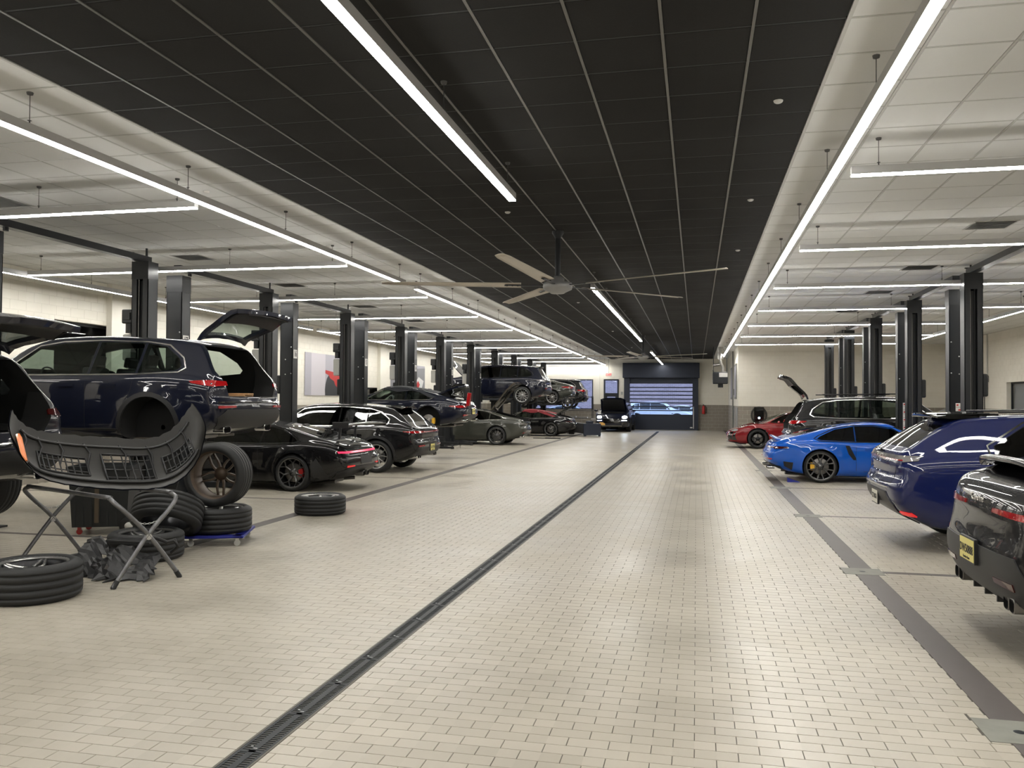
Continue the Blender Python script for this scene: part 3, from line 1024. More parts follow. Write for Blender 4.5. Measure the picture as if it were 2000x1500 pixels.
class Body:
    def __init__(s, sp, ns=84, seg=5):
        s.sp = sp
        s.seg = seg
        s.zt, s.zs, s.zb, s.w = [curve(sp[k]) for k in ('zt', 'zs', 'zb', 'w')]
        s.pr, s.pf = curve(sp['profr']), curve(sp['proff'])
        xr, xf = sp['xr'], sp['xf']
        u = np.linspace(0, 1, ns)
        x = xr + (xf - xr) * u
        s.x = np.unique(np.concatenate([x, xr + np.array([0, .012, .03, .055, .085]), xf - np.array([0, .012, .03, .055, .085])]))
        P = []
        for x in s.x:
            pp = s.section(x)
            dd = min(x - xr, xf - x)
            if dd < .085:
                g = 1 - .11 * (1 - math.sqrt(max(0, 1 - ((.085 - dd) / .085) ** 2)))
                zc = (pp[0][1] + pp[-1][1]) / 2
                pp = np.array([(y * g, zc + (z - zc) * g) for y, z in pp])
            P.append(pp)
        s.npf = len(P[0])
        vs, fs = s.loft(s.x, P)
        # even out the ends
        V = np.array(vs, float)
        E_ = set()
        for f in fs:
            for i in range(len(f)):
                a, b = f[i], f[(i + 1) % len(f)]
                E_.add((min(a, b), max(a, b)))
        E_ = np.array(list(E_))
        deg = np.zeros(len(V))
        np.add.at(deg, E_[:, 0], 1)
        np.add.at(deg, E_[:, 1], 1)
        wt = np.clip((sp['xr'] + .30 - V[:, 0]) / .15, 0, 1) + np.clip((V[:, 0] - (sp['xf'] - .25)) / .15, 0, 1)
        wt = (np.clip(wt, 0, 1) * .5)[:, None]
        for _ in range(sp.get('even', 5)):
            S = np.zeros_like(V)
            np.add.at(S, E_[:, 0], V[E_[:, 1]])
            np.add.at(S, E_[:, 1], V[E_[:, 0]])
            V = V + wt * (S / deg[:, None] - V)
        vs = [tuple(v) for v in V.tolist()]
        s.vs, s.fs = vs, fs
        s.bvh = BVHTree.FromPolygons([Vector(v) for v in vs], [tuple(f) for f in fs])

    def section(s, x, inset=0.):
        w, zs, zt, zb = float(s.w(x)), float(s.zs(x)), float(s.zt(x)), float(s.zb(x))
        H = zt - zs
        ws = w - .05
        Hp = max(H, 0)
        wr = ws - s.sp['tum'] * Hp - .10 * min(1, Hp / .25)
        c = [(0, zb), (.6 * w, zb), (w - .16, zb + .005), (w - .055, zb + .07), (w - .012, zb + .30 * (zs - zb)), (w, zb + .62 * (zs - zb)),
             (w - .012, zs - .10 * (zs - zb)), (ws, zs), (ws - .028 - .18 * s.sp['tum'] * Hp, zs + .16 * H), (wr + .035 * min(1, Hp / .2), zs + .74 * H), (wr - .05, zs + .93 * H), (wr * .52, zt - .004 - .012 * min(1, Hp)), (0, zt)]
        return catmull(c, s.seg)

    def warp(s, p):
        x, y, z = p
        sp = s.sp
        xr, xf = sp['xr'], sp['xf']
        W = .95
        if x < xr + 1.0:
            k = 1 - (x - xr) / 1.0
            k = k * k * (3 - 2 * k)
            x -= k * sp['bulr'] * (1 - min(1, abs(y) / W) ** 2.5)
            k2 = max(0, 1 - (p[0] - xr) / .35)
            x += k2 * float(s.pr(z))
        elif x > xf - 1.0:
            k = 1 - (xf - x) / 1.0
            k = k * k * (3 - 2 * k)
            x += k * sp['bulf'] * (1 - min(1, abs(y) / W) ** 2)
            k2 = max(0, 1 - (xf - p[0]) / .35)
            x += k2 * float(s.pf(z))
        fl = sp.get('flare', .018)
        if abs(y) > .6 and z < float(s.zs(p[0])):
            for wx in sp['wb']:
                d = math.hypot(p[0] - wx, z - sp['wr'])
                q = max(0, 1 - abs(d - sp['arch']) / .16)
                y += math.copysign(fl * q * q * (3 - 2 * q), y)
        return (x, y, z)

    def loft(s, xs, P, warp=True):
        n = len(P[0])
        vs = []
        for x, pp in zip(xs, P):
            ring = [(x, y, z) for y, z in pp] + [(x, -y, z) for y, z in pp[-2:0:-1]]
            vs += [s.warp(p) for p in ring] if warp else ring
        m = 2 * n - 2
        fs = []
        for i in range(len(xs) - 1):
            for k in range(m):
                a, b = i * m + k, i * m + (k + 1) % m
                fs.append((a, b, b + m, a + m))
        for i, rev in ((0, True), (len(xs) - 1, False)):
            pp = P[i]
            ring0 = [(xs[i], y, z) for y, z in pp] + [(xs[i], -y, z) for y, z in pp[-2:0:-1]]
            zc = (pp[0][1] + pp[-1][1]) / 2
            prev = i * m
            for sc_ in ((.94, .87, .79, .71, .62, .53, .44, .34, .22, .1) if warp else ()):
                st = len(vs)
                for (x, y, z) in ring0:
                    q = (x, y * sc_, zc + (z - zc) * sc_)
                    vs.append(s.warp(q))
                for k in range(m):
                    a, b = prev + k, prev + (k + 1) % m
                    c, d = st + (k + 1) % m, st + k
                    fs.append((b, a, d, c) if rev else (a, b, c, d))
                prev = st
            cidx = len(vs)
            q = (xs[i], 0, zc)
            vs.append(s.warp(q) if warp else q)
            for k in range(m):
                a, b = prev + k, prev + (k + 1) % m
                fs.append((b, a, cidx) if rev else (a, b, cidx))
        return vs, fs

    def cabin(s, x0, x1, zf=.42, d=.05):
        xs = np.linspace(x0, x1, 22)
        P = []
        for x in xs:
            zs, ws = float(s.zs(x)), float(s.w(x)) - .05
            H = max(float(s.zt(x)) - zs, .09)
            wr = ws - s.sp['tum'] * H - .10 * min(1, H / .25)
            zt = zs + H - d
            P.append([(0, zf), (ws - .09, zf), (ws - .08, zs - .03), (min(ws - .09, wr - .02), lerp(zs, zt, .72)), (wr - .12, zt - .006), (wr * .4, zt), (0, zt + .001)])
        return s.loft(xs, P, False)

    def hit(s, proj, a, b):
        """surface point and outward normal for a point of a projection: side (x,z) rear (y,z) front (y,z) top (x,y)"""
        if proj == 'side':
            o, d = Vector((a, 3, b)), Vector((0, -1, 0))
        elif proj == 'rear':
            o, d = Vector((-5, a, b)), Vector((1, 0, 0))
        elif proj == 'front':
            o, d = Vector((5, a, b)), Vector((-1, 0, 0))
        else:
            o, d = Vector((a, b, 4)), Vector((0, 0, -1))
        h = s.bvh.ray_cast(o, d)
        if h[0] is None:
            base = {'side': Vector((a, .8, b)), 'rear': Vector((s.sp['xr'], a, b)), 'front': Vector((s.sp['xf'], a, b)), 'top': Vector((a, b, 1))}[proj]
            h = s.bvh.find_nearest(base)
        n = h[1]
        if n.dot(d) > 0:
            n = -n
        return h[0], n


def fill(outline, step):
    """triangulate an outline with inner points"""
    pts = []
    n = len(outline)
    for i in range(n):
        a, b = outline[i], outline[(i + 1) % n]
        L = math.hypot(b[0] - a[0], b[1] - a[1])
        k = max(1, int(L / step))
        for q in range(k):
            pts.append((lerp(a[0], b[0], q / k), lerp(a[1], b[1], q / k)))
    m = len(pts)
    edges = [(i, (i + 1) % m) for i in range(m)]
    x0, x1 = min(p[0] for p in pts), max(p[0] for p in pts)
    y0, y1 = min(p[1] for p in pts), max(p[1] for p in pts)
    inner = []
    nx, ny = max(1, int((x1 - x0) / step)), max(1, int((y1 - y0) / step))
    for i in range(1, nx):
        for j in range(1, ny):
            x, y = lerp(x0, x1, i / nx), lerp(y0, y1, j / ny)
            ins = False
            dmin = 9
            for q in range(m):
                (ax, ay), (bx, by) = pts[q], pts[(q + 1) % m]
                if (ay > y) != (by > y) and x < (bx - ax) * (y - ay) / (by - ay) + ax:
                    ins = not ins
                dmin = min(dmin, (ax - x) ** 2 + (ay - y) ** 2)
            if ins and dmin > (step * .4) ** 2:
                inner.append((x, y))
    r = delaunay_2d_cdt([Vector(p) for p in pts + inner], edges, [list(range(m))], 1, 1e-5)
    return [tuple(v) for v in r[0]], [tuple(f) for f in r[2]], m


def decal(bd, parent, name, matn, outline, proj='side', off=.004, th=.01, step=.07, mirror=False, xf=None, both=False):
    """a panel that follows the body: outline given in a projection"""
    if mirror and proj != 'side':
        outline = list(outline) + [(-a, b) for a, b in reversed(outline)]
    V, F, m = fill(outline, step)
    hits = [bd.hit(proj, a, b) for a, b in V]
    made = []
    for sgn in ((1, -1) if both else (1,)):
        top = [h + n * off for h, n in hits]
        bot = [h + n * (off - th) for h, n in hits]
        if sgn < 0:
            top = [Vector((p.x, -p.y, p.z)) for p in top]
            bot = [Vector((p.x, -p.y, p.z)) for p in bot]
        if xf:
            top = [xf @ p for p in top]
            bot = [xf @ p for p in bot]
        n = len(V)
        # orientation
        f0 = F[0]
        nn = (top[f0[1]] - top[f0[0]]).cross(top[f0[2]] - top[f0[0]])
        ref = (top[f0[0]] - bot[f0[0]])
        flip = nn.dot(ref) < 0
        F1 = [f[::-1] for f in F] if flip else F
        fs = list(F1) + [tuple(n + i for i in f[::-1]) for f in F1]
        # border edges
        cnt = {}
        for f in F1:
            for i in range(3):
                e = (f[i], f[(i + 1) % 3])
                cnt[e] = 1
        vs = [tuple(p) for p in top] + [tuple(p) for p in bot]
        sm = [True] * len(fs)
        for (a, b) in list(cnt):
            if (b, a) not in cnt:
                k = len(vs)
                vs += [vs[a], vs[b], vs[n + b], vs[n + a]]
                fs.append((k + 1, k, k + 3, k + 2))
                sm.append(False)
        o = link(name, mkmesh(name, vs, fs, matn, None, sm), parent)
        made.append(o)
    return made if both else made[0]


def ribbon(bd, parent, name, matn, path, width, proj='side', off=.004, th=.006, xf=None, both=False, closed=False, step=.05):
    pts = []
    n = len(path)
    for i in range(n if closed else n - 1):
        a, b = path[i], path[(i + 1) % n]
        k = max(1, int(math.hypot(b[0] - a[0], b[1] - a[1]) / step))
        pts += [(lerp(a[0], b[0], q / k), lerp(a[1], b[1], q / k)) for q in range(k)]
    if not closed:
        pts.append(path[-1])
    N = len(pts)
    made = []
    L, R = [], []
    for i in range(N):
        a = pts[(i - 1) % N] if (closed or i) else pts[i]
        b = pts[(i + 1) % N] if (closed or i < N - 1) else pts[i]
        dx, dy = b[0] - a[0], b[1] - a[1]
        l = math.hypot(dx, dy) or 1
        nx, ny = -dy / l * width / 2, dx / l * width / 2
        L.append(bd.hit(proj, pts[i][0] + nx, pts[i][1] + ny))
        R.append(bd.hit(proj, pts[i][0] - nx, pts[i][1] - ny))
    for sgn in ((1, -1) if both else (1,)):
        vs, fs = [], []
        for i in range(N):
            for (h, nn) in (L[i], R[i]):
                for dd in (off, off - th):
                    p = h + nn * dd
                    if sgn < 0:
                        p = Vector((p.x, -p.y, p.z))
                    vs.append(xf @ p if xf else p)
        for i in range(N if closed else N - 1):
            a, b = i * 4, ((i + 1) % N) * 4
            q = [(a, a + 2, b + 2, b), (a + 1, b + 1, b + 3, a + 3), (a, b, b + 1, a + 1), (a + 2, a + 3, b + 3, b + 2)]
            fs += q if sgn > 0 else [f[::-1] for f in q]
        if not closed:
            fs += [(0, 1, 3, 2), (N * 4 - 4, N * 4 - 2, N * 4 - 1, N * 4 - 3)]
        made.append(link(name, mkmesh(name, vs, fs, matn), parent))
    return made if both else made[0]


def boolean(me, cutters):
    o = bpy.data.objects.new('tmp', me)
    C.objects.link(o)
    cs = []
    for vs, fs in cutters:
        cm = bpy.data.meshes.new('cut')
        cm.from_pydata([tuple(v) for v in vs], [], fs)
        bm = bmesh.new()
        bm.from_mesh(cm)
        bmesh.ops.recalc_face_normals(bm, faces=bm.faces)
        bm.to_mesh(cm)
        bm.free()
        c = bpy.data.objects.new('cut', cm)
        C.objects.link(c)
        cs.append(c)
        md = o.modifiers.new('b', 'BOOLEAN')
        md.operation = 'DIFFERENCE'
        md.solver = 'EXACT'
        md.object = c
    bpy.context.view_layer.update()
    r = bpy.data.meshes.new_from_object(o.evaluated_get(bpy.context.evaluated_depsgraph_get()))
    for c in cs:
        bpy.data.objects.remove(c)
    bpy.data.objects.remove(o)
    return r


def cylc(x, y0, y1, z, r, n=30):
    vs = [(x + r * math.cos(2 * PI * k / n), y, z + r * math.sin(2 * PI * k / n)) for y in (y0, y1) for k in range(n)]
    return vs, [tuple(range(n)), tuple(range(2 * n - 1, n - 1, -1))] + [(k, k + n, (k + 1) % n + n, (k + 1) % n) for k in range(n)]


def prismc(outline, plane, a, b):
    m = MB().prism(outline, a, b, 0, None, plane)
    return m.v, m.f


def joinc(*cs):
    V, F = [], []
    for v, f in cs:
        n = len(V)
        V += list(v)
        F += [tuple(n + i for i in q) for q in f]
    return V, F


# ---- wheels
wcache = {}


def tyre_prof(R, W, rr):
    h = W / 2
    p = [(rr, -h + .018), (rr + .012, -h + .004), (lerp(rr, R, .45), -h - .006), (R - .035, -h + .006), (R - .010, -h + .022), (R - .002, -h + .040)]
    t = []
    for g in (-.30, -.1, .1, .30):
        t += [(R, (g - .028) * W), (R - .009, (g - .02) * W), (R - .009, (g + .02) * W), (R, (g + .028) * W)]
    q = [(r, -y) for r, y in reversed(p)]
    return p + t + q


def rim_meshes(R, rr, W, style, face, barrel, deep=.0):
    """rim in local coordinates, wheel axis y, outer face towards +y"""
    key = (R, rr, W, str(style), face, barrel, deep)
    if key in wcache:
        return wcache[key]
    h = W / 2
    ty = MB().lathe(tyre_prof(R, W, rr), 44, 0, None, 'y')
    tyre = ty.mesh('tire', 'rubber')
    bar = MB()
    bar.lathe([(rr + .010, h - .012), (rr + .013, h - .020), (rr - .004, h - .030), (rr - .018, h - .05), (rr - .022, -h * .6), (rr - .004, -h + .02), (rr + .010, -h + .012), (rr + .01, -h + .02), (rr - .02, -h + .05)][::-1], 40, 0, None, 'y')
    barm = bar.mesh('rim', barrel)
    sp = MB()
    n, kind = style['n'], style['kind']
    yo = h - .035 - deep
    sp.lathe([(rr - .012, h - .034), (rr + .012, h - .012), (rr + .010, h - .008), (rr - .016, h - .026)], 40, 0, None, 'y')
    hub = .072
    sp.lathe([(0, yo - .022), (.03, yo - .022), (.034, yo - .028), (hub, yo - .034), (hub + .012, yo - .06), (.0, yo - .065)], 20, 0, None, 'y')

    def arm(a0, a1, w0, w1, r0, r1, dy0, dy1, th=.03):
        m = 5
        vs, fs = [], []
        for i in range(m):
            f = i / (m - 1)
            a = lerp(a0, a1, f * f * (3 - 2 * f))
            r = lerp(r0, r1, f)
            w = lerp(w0, w1, f)
            y = lerp(yo - dy0, yo - dy1, f) - .012 * math.sin(PI * f)
            c, s = math.cos(a), math.sin(a)
            for sw, dy in ((-1, 0), (-.45, .008), (.45, .008), (1, 0), (.8, -th), (-.8, -th)):
                vs.append((c * r - s * sw * w, y + dy, s * r + c * sw * w))
        for i in range(m - 1):
            for k in range(6):
                a, b = i * 6 + k, i * 6 + (k + 1) % 6
                fs.append((a, a + 6, b + 6, b)[::-1])
        sp.add(vs, fs, False)
    for k in range(n):
        a = 2 * PI * k / n + PI / 2
        if kind == 'single':
            arm(a, a, .030, .022, hub - .01, rr - .008, .03, .0)
        elif kind == 'double':
            g = style.get('gap', .5) * PI / n
            arm(a - g * .45, a - g, .014, .011, hub - .01, rr - .008, .03, .0)
            arm(a + g * .45, a + g, .014, .011, hub - .01, rr - .008, .03, .0)
        elif kind == 'y':
            arm(a, a, .020, .014, hub - .01, lerp(hub, rr, .5), .03, .01)
            arm(a, a - .62 * PI / n, .012, .010, lerp(hub, rr, .42), rr - .006, .012, .0)
            arm(a, a + .62 * PI / n, .012, .010, lerp(hub, rr, .42), rr - .006, .012, .0)
        elif kind == 'mesh':
            arm(a, a + .8 * PI / n, .010, .009, hub - .01, rr - .006, .02, .0, .02)
            arm(a, a - .8 * PI / n, .010, .009, hub - .01, rr - .006, .02, .0, .02)
        elif kind == 'leaf':
            arm(a - .10, a - .24, .010, .016, hub - .01, rr - .008, .02, .0)
            arm(a + .10, a + .24, .010, .016, hub - .01, rr - .008, .02, .0)
            arm(a - .24, a + .24, .014, .014, rr - .02, rr - .02, .0, .0)
    for k in range(5):
        a = 2 * PI * k / 5 + .3
        sp.lathe([(.011, yo - .045), (.011, yo - .028), (0, yo - .027)], 6, 0, Matrix.Translation((.05 * math.cos(a), 0, .05 * math.sin(a))), 'y')
    spm = sp.mesh('spokes', face)
    wcache[key] = (tyre, barm, spm)
    return wcache[key]


def disc_mesh():
    if 'disc' not in wcache:
        m = MB().lathe([(.06, -.0), (.175, 0), (.18, -.004), (.18, -.028), (.09, -.03)], 28, 0, None, 'y')
        m.lathe([(0, .03), (.075, .03), (.085, .0)], 20, 0, None, 'y')
        wcache['disc'] = m.mesh('brake_disc', 'disc')
    return wcache['disc']


def caliper_mesh(matn):
    if matn not in wcache:
        pts = []
        m = MB()
        n = 7
        vs = []
        for i in range(n):
            a = lerp(-.45, .45, i / (n - 1))
            for r in (.12, .205):
                for y in (.035, -.05):
                    vs.append((r * math.cos(a), y, r * math.sin(a)))
        fs = []
        for i in range(n - 1):
            a, b = i * 4, i * 4 + 4
            fs += [(a, b, b + 2, a + 2), (a + 1, a + 3, b + 3, b + 1), (a, a + 1, b + 1, b), (a + 2, b + 2, b + 3, a + 3)]
        fs += [(0, 2, 3, 1), (n * 4 - 4, n * 4 - 3, n * 4 - 1, n * 4 - 2)]
        m.add(vs, fs)
        wcache[matn] = m.mesh('caliper', matn)
    return wcache[matn]


def wheel(parent, x, y, z, R, W, rr, style, side, face, barrel, cal='plastic_g', off=False, turn=0., brakes=True):
    """a wheel (empty) with its pieces; off = wheel taken off, only the brake stays"""
    w = link('wheel_hub' if off else 'wheel', None, parent, (x, y, z), (0, 0, (PI if side < 0 else 0) + turn))
    if brakes and not (off and cal == 'plastic_g'):
        d = link('brake_disc', disc_mesh(), w, (0, W / 2 - .10, 0))
        c = link('caliper', caliper_mesh(cal), w, (0, W / 2 - .10, 0))
        c.rotation_euler = (0, PI if x < 0 else 0, 0)
        if side < 0:
            c.rotation_euler = (0, 0 if x < 0 else PI, 0)
    if not off:
        t, b, s = rim_meshes(R, rr, W, style, face, barrel)
        link('tire', t, w)
        link('rim', b, w)
        link('spokes', s, w)
    return w


def mirror_part(parent, x, z, y, pm, sc_=1.):
    for s in (1, -1):
        m = MB()
        bm = bmesh.new()
        bmesh.ops.create_icosphere(bm, subdivisions=2, radius=1)
        bmesh.ops.scale(bm, vec=(.075 * sc_, .115 * sc_, .065 * sc_), verts=bm.verts)
        for v in bm.verts:
            if v.co.x < -.02:
                v.co.x = -.02 + (v.co.x + .02) * .15
        bm.verts.index_update()
        m.add([v.co.copy() for v in bm.verts], [[v.index for v in f.verts] for f in bm.faces], True, 0, Matrix.Translation((x, s * (y + .14), z)))
        bm.free()
        m.tube([(x + .02, s * (y - .03), z - .05), (x + .01, s * (y + .09), z - .02)], .02, 6, 1)
        m.box((x - .033, s * (y + .055), z - .045), (x - .028, s * (y + .22), z + .04), 2)
        m.build('door_mirror', [pm, 'plastic', 'chrome'], parent)


def plate(parent, bd, y, z, matn, txt, sub, rear=True, w=.31, h=.155, proud=.015, size=.085, x=None):
    s = -1 if rear else 1
    if x is None:
        hp, _ = bd.hit('rear' if rear else 'front', y, z)
        x = hp.x + s * proud
    m = MB().box((x, y - w / 2, z - h / 2), (x + s * .006, y + w / 2, z + h / 2), 0).box((x - s * .02, y - w / 2 - .012, z - h / 2 - .012), (x + s * .002, y + w / 2 + .012, z + h / 2 + .012), 1)
    p = m.build('license_plate', [matn, 'plastic'], parent)
    R_ = Matrix(((0, 0, -1, x - .0075), (-1, 0, 0, y), (0, 1, 0, z), (0, 0, 0, 1))) if rear else Matrix(((0, 0, 1, x + .0075), (1, 0, 0, y), (0, 1, 0, z), (0, 0, 0, 1)))
    if txt:
        text_part('plate_number', txt, size, 'ink', p, R_ @ Matrix.Translation((0, 0, 0)), .0008, bold=.001, sx=.82)
    if sub:
        text_part('plate_text', sub, .028, 'ink', p, R_ @ Matrix.Translation((0, -h * .38, 0)), .0008)
    return p


def car(name, label, loc, front, kind, pm, group=None, h=0., o=None, res=84):
    """front: +1 nose to +x, -1 nose to -x. kind: suv, sport, sedan. h: how high it is lifted. o: options"""
    o = o or {}
    sp = {'suv': SUV, 'sport': SPORT, 'sedan': SEDAN}[kind]
    if 'spec' in o:
        sp = spec(sp, **o['spec'])
    t = thing(name, label, 'car', (loc[0], loc[1], h), 0 if front > 0 else PI, group)
    bd = Body(sp, res)
    W = .95
    me = mkmesh('body', bd.vs, bd.fs, [pm, 'liner', 'plastic'], None, True)
    cuts = []
    ar, wr = sp['arch'], sp['wr']
    wells = [cylc(wx, s * (.62), s * 1.3, wr + .005, ar) for wx in sp['wb'] for s in (1, -1)]
    wells = [cylc(wx, min(s * .62, s * 1.3), max(s * .62, s * 1.3), wr + .005, ar) for wx in sp['wb'] for s in (1, -1)]
    cuts.append(joinc(*wells))
    if not o.get('solid'):
        cuts.append(bd.cabin(*sp['cab'], zf=o.get('zf', {'suv': .86, 'sport': .75, 'sedan': .80}[kind])))
        cuts.append(joinc(*[prismc(q, 'xz', -1.3, 1.3) for q in sp['side']]))
        if not o.get('softtop'):
            cuts.append(prismc(sp['rearw'], 'yz', *sp['rearx']))
        wn = sp['wind']
        cuts.append(prismc(wn, 'yz', sp['windx'][1], sp['windx'][0]))
    if o.get('hatch'):
        hz0, hz1 = o['hatch']
        ho = o.get('hatch_outline') or [(-.56, hz1), (.56, hz1), (.72, lerp(hz0, hz1, .55)), (.66, hz0 + .14), (.56, hz0), (-.56, hz0), (-.66, hz0 + .14), (-.72, lerp(hz0, hz1, .55))]
        cuts.append(prismc(ho, 'yz', -3, -1.30))
    if o.get('bay'):
        x0, x1, zf = o['bay']
        cuts.append(prismc([(x0, -.62), (x0, .62), (x1, .55), (x1, -.55)], 'xy', zf, 2))
    me2 = boolean(me, cuts)
    # liner on the cut faces inside
    nP = len(me2.polygons)
    if nP > 100:
        mi = np.zeros(nP, int)
        sm = np.ones(nP, bool)
        for i, p in enumerate(me2.polygons):
            c = p.center
            hit = bd.bvh.find_nearest(c)
            if hit[3] > .0015 or len(p.vertices) > 8:
                mi[i] = 1
                sm[i] = False
        me2.polygons.foreach_set('material_index', mi)
        me2.polygons.foreach_set('use_smooth', sm)
        me2.set_sharp_from_angle(angle=math.radians(38))
        body = link('body', me2, t)
    else:
        body = link('body', mkmesh('body', bd.vs, bd.fs, [pm, 'liner', 'plastic'], None, True), t)
    gm = o.get('glass', 'tint')
    d = sp['dlo']
    # side glass
    for q in sp['side']:
        if o.get('noglass'):
            break
        cx = sum(p[0] for p in q) / len(q)
        cz = sum(p[1] for p in q) / len(q)
        big = [(cx + (p[0] - cx) * 1.03, cz + (p[1] - cz) * 1.05) for p in q]
        decal(bd, t, 'side_window', gm if cx > -1.3 or 'glass' in o else 'tint', big, 'side', .001, .004, .12, both=True)
    wn = sp['wind']
    decal(bd, t, 'windshield', o.get('wglass', 'tint_light'), [(a * 1.03, b) for a, b in wn], 'front', .002, .004, .12)
    if not o.get('softtop') and not o.get('hatch'):
        decal(bd, t, 'rear_window', o.get('rglass', 'tint'), [(a * 1.05, b) for a, b in sp['rearw']], 'rear', .003, .005, .1)
    ribbon(bd, t, 'window_trim', o.get('dlo_mat', 'trim'), d, .014 if kind != 'suv' else .018, 'side', .007, .008, both=True, closed=True)
    # inside
    if not o.get('solid'):
        zb = {'suv': .5, 'sport': .32, 'sedan': .36}[kind]
        zs_ = float(bd.zs(0))
        for (xx, nm) in ((.12, 'front_seat'), (-.75, 'rear_seat')):
            if kind == 'sport' and xx < 0:
                xx = -.55
            for s in (1, -1):
                m = MB()
                m.box((xx - .12, s * .36 - .24, zb), (xx + .42, s * .36 + .24, zb + .22), 0, None, .04)
                m.box((-.06, -.23, 0), (.06, .23, .58), 0, Matrix.Translation((xx - .16, s * .36, zb + .16)) @ Matrix.Rotation(-.22, 4, 'Y'), .04)
                m.box((-.05, -.12, .60), (.04, .12, .76), 0, Matrix.Translation((xx - .16, s * .36, zb + .16)) @ Matrix.Rotation(-.22, 4, 'Y'), .03)
                m.build(nm, o.get('leather', 'leather'), t)
        m = MB().box((.72, -.72, zb), (sp['cab'][1] - .05, .72, zs_ - .03), 0, None, .04)
        m.build('dashboard', 'leather', t)
        m = MB()
        ring = [(.16 * math.cos(a) * .35, .16 * math.cos(a) * 0 + .165 * math.sin(a), .165 * math.cos(a)) for a in [2 * PI * k / 20 for k in range(20)]]
        mx = Matrix.Translation((.62, .36, zs_ + (.0 if kind == 'suv' else -.01)))
        m.tube(ring, .014, 6, 0, mx, True)
        m.tube([(-.02, -.15, 0), (.03, 0, -.01), (-.02, .15, 0)], .015, 5, 0, mx)
        m.tube([(.03, 0, -.01), (.22, 0, -.09)], .03, 6, 0, mx)
        m.build('steering_wheel', 'leather', t)
    # seams, handles
    sm_ = 'liner'
    zs0 = float(bd.zs(-.2)) - .01
    zb0 = float(bd.zb(0)) + .13
    fx = .92 if kind != 'sport' else .72
    seams = [[(fx, zs0), (fx + .04, lerp(zs0, zb0, .5)), (fx - .02, zb0), (-.35, zb0 - .01)]]
    bx = {'suv': -.45, 'sport': -.50, 'sedan': -.38}[kind]
    seams.append([(bx, zs0), (bx - .01, lerp(zs0, zb0, .5)), (bx - .0, zb0)])
    if kind != 'sport':
        seams.append([(-1.22, float(bd.zs(-1.22)) - .01), (-1.18, sp['wr'] + ar + .06), (-1.00, .60), (-.98, zb0), (bx, zb0)])
    for q in seams:
        ribbon(bd, t, 'door_seam', sm_, q, .006, 'side', .0012, .003, both=True)
    for hx in ([-.28, -.95] if kind != 'sport' else [-.33]):
        decal(bd, t, 'door_handle', pm, [(hx, zs0 - .09), (hx + .24, zs0 - .095), (hx + .24, zs0 - .125), (hx, zs0 - .12)], 'side', .022, .02, .1, both=True)
    mirror_part(t, .74 if kind != 'sport' else .60, zs0 + .11, float(bd.w(.7)) - .02, pm if not o.get('blackmir') else 'gloss_black', 1 if kind == 'suv' else .85)
    # sills and arches
    zsl = float(bd.zb(0))
    cl = o.get('clad', 'plastic' if kind == 'suv' else None)
    if cl:
        ribbon(bd, t, 'sill_trim', cl, [(-1.0, zsl + .075), (1.0, zsl + .075)], .11, 'side', .012, .016, both=True)
        for wx in sp['wb']:
            z0 = float(bd.zb(wx)) + .06
            a0 = math.asin(max(-1, min(1, (z0 - sp['wr']) / (ar + .02))))
            pts = [(wx + (ar + .022) * math.cos(a), sp['wr'] + .005 + (ar + .022) * math.sin(a)) for a in [lerp(a0, PI - a0, k / 18) for k in range(19)]]
            ribbon(bd, t, 'arch_trim', cl, pts, .062, 'side', .012, .026, both=True)
    # wheels
    st = o.get('wheel', dict(n=5, kind='double'))
    rr = o.get('rim', wr - .105 if kind == 'suv' else wr - .085)
    off = o.get('off', ())
    ty = float(bd.w(sp['wb'][0])) - sp['tw'] / 2 + .004
    for i, wx in enumerate(sp['wb']):
        for s in (1, -1):
            hang = -o.get('droop', .05) if h > .4 else 0
            wheel(t, wx, s * (ty - (.0 if i == 0 else .015)), wr + hang, wr, sp['tw'], rr, st, s, o.get('face', 'rim_silver'), o.get('barrel', 'rim_grey'),
                  o.get('caliper', 'plastic_g'), (i, s) in off or (i, 0) in off)
    m = MB()
    for x_ in sp['wb']:
        m.tube([(x_, -.62, wr), (x_, .62, wr)], .035, 8)
        m.box((x_ - .25, -.45, zsl + .0), (x_ + .25, .45, zsl + .12), 0, None, .03)
    for s in (1, -1):
        m.tube([(1.2, s * .25, zsl - .01), (-1.2, s * .22, zsl - .02), (-1.9, s * .45, zsl + .03)], .035, 8, 1)
        for k in (-.9, 0, .9):
            m.box((k - .06, s * .72 - .04, zsl - .03), (k + .06, s * .72 + .04, zsl + .01))
    m.box((-1.0, -.35, zsl - .02), (1.1, -.05, zsl + .02), 0, None, .02).box((-1.75, -.3, zsl - .03), (-1.2, .3, zsl + .06), 1, None, .04)
    m.build('underbody', ['plastic', 'disc'], t)
    return t, bd, body


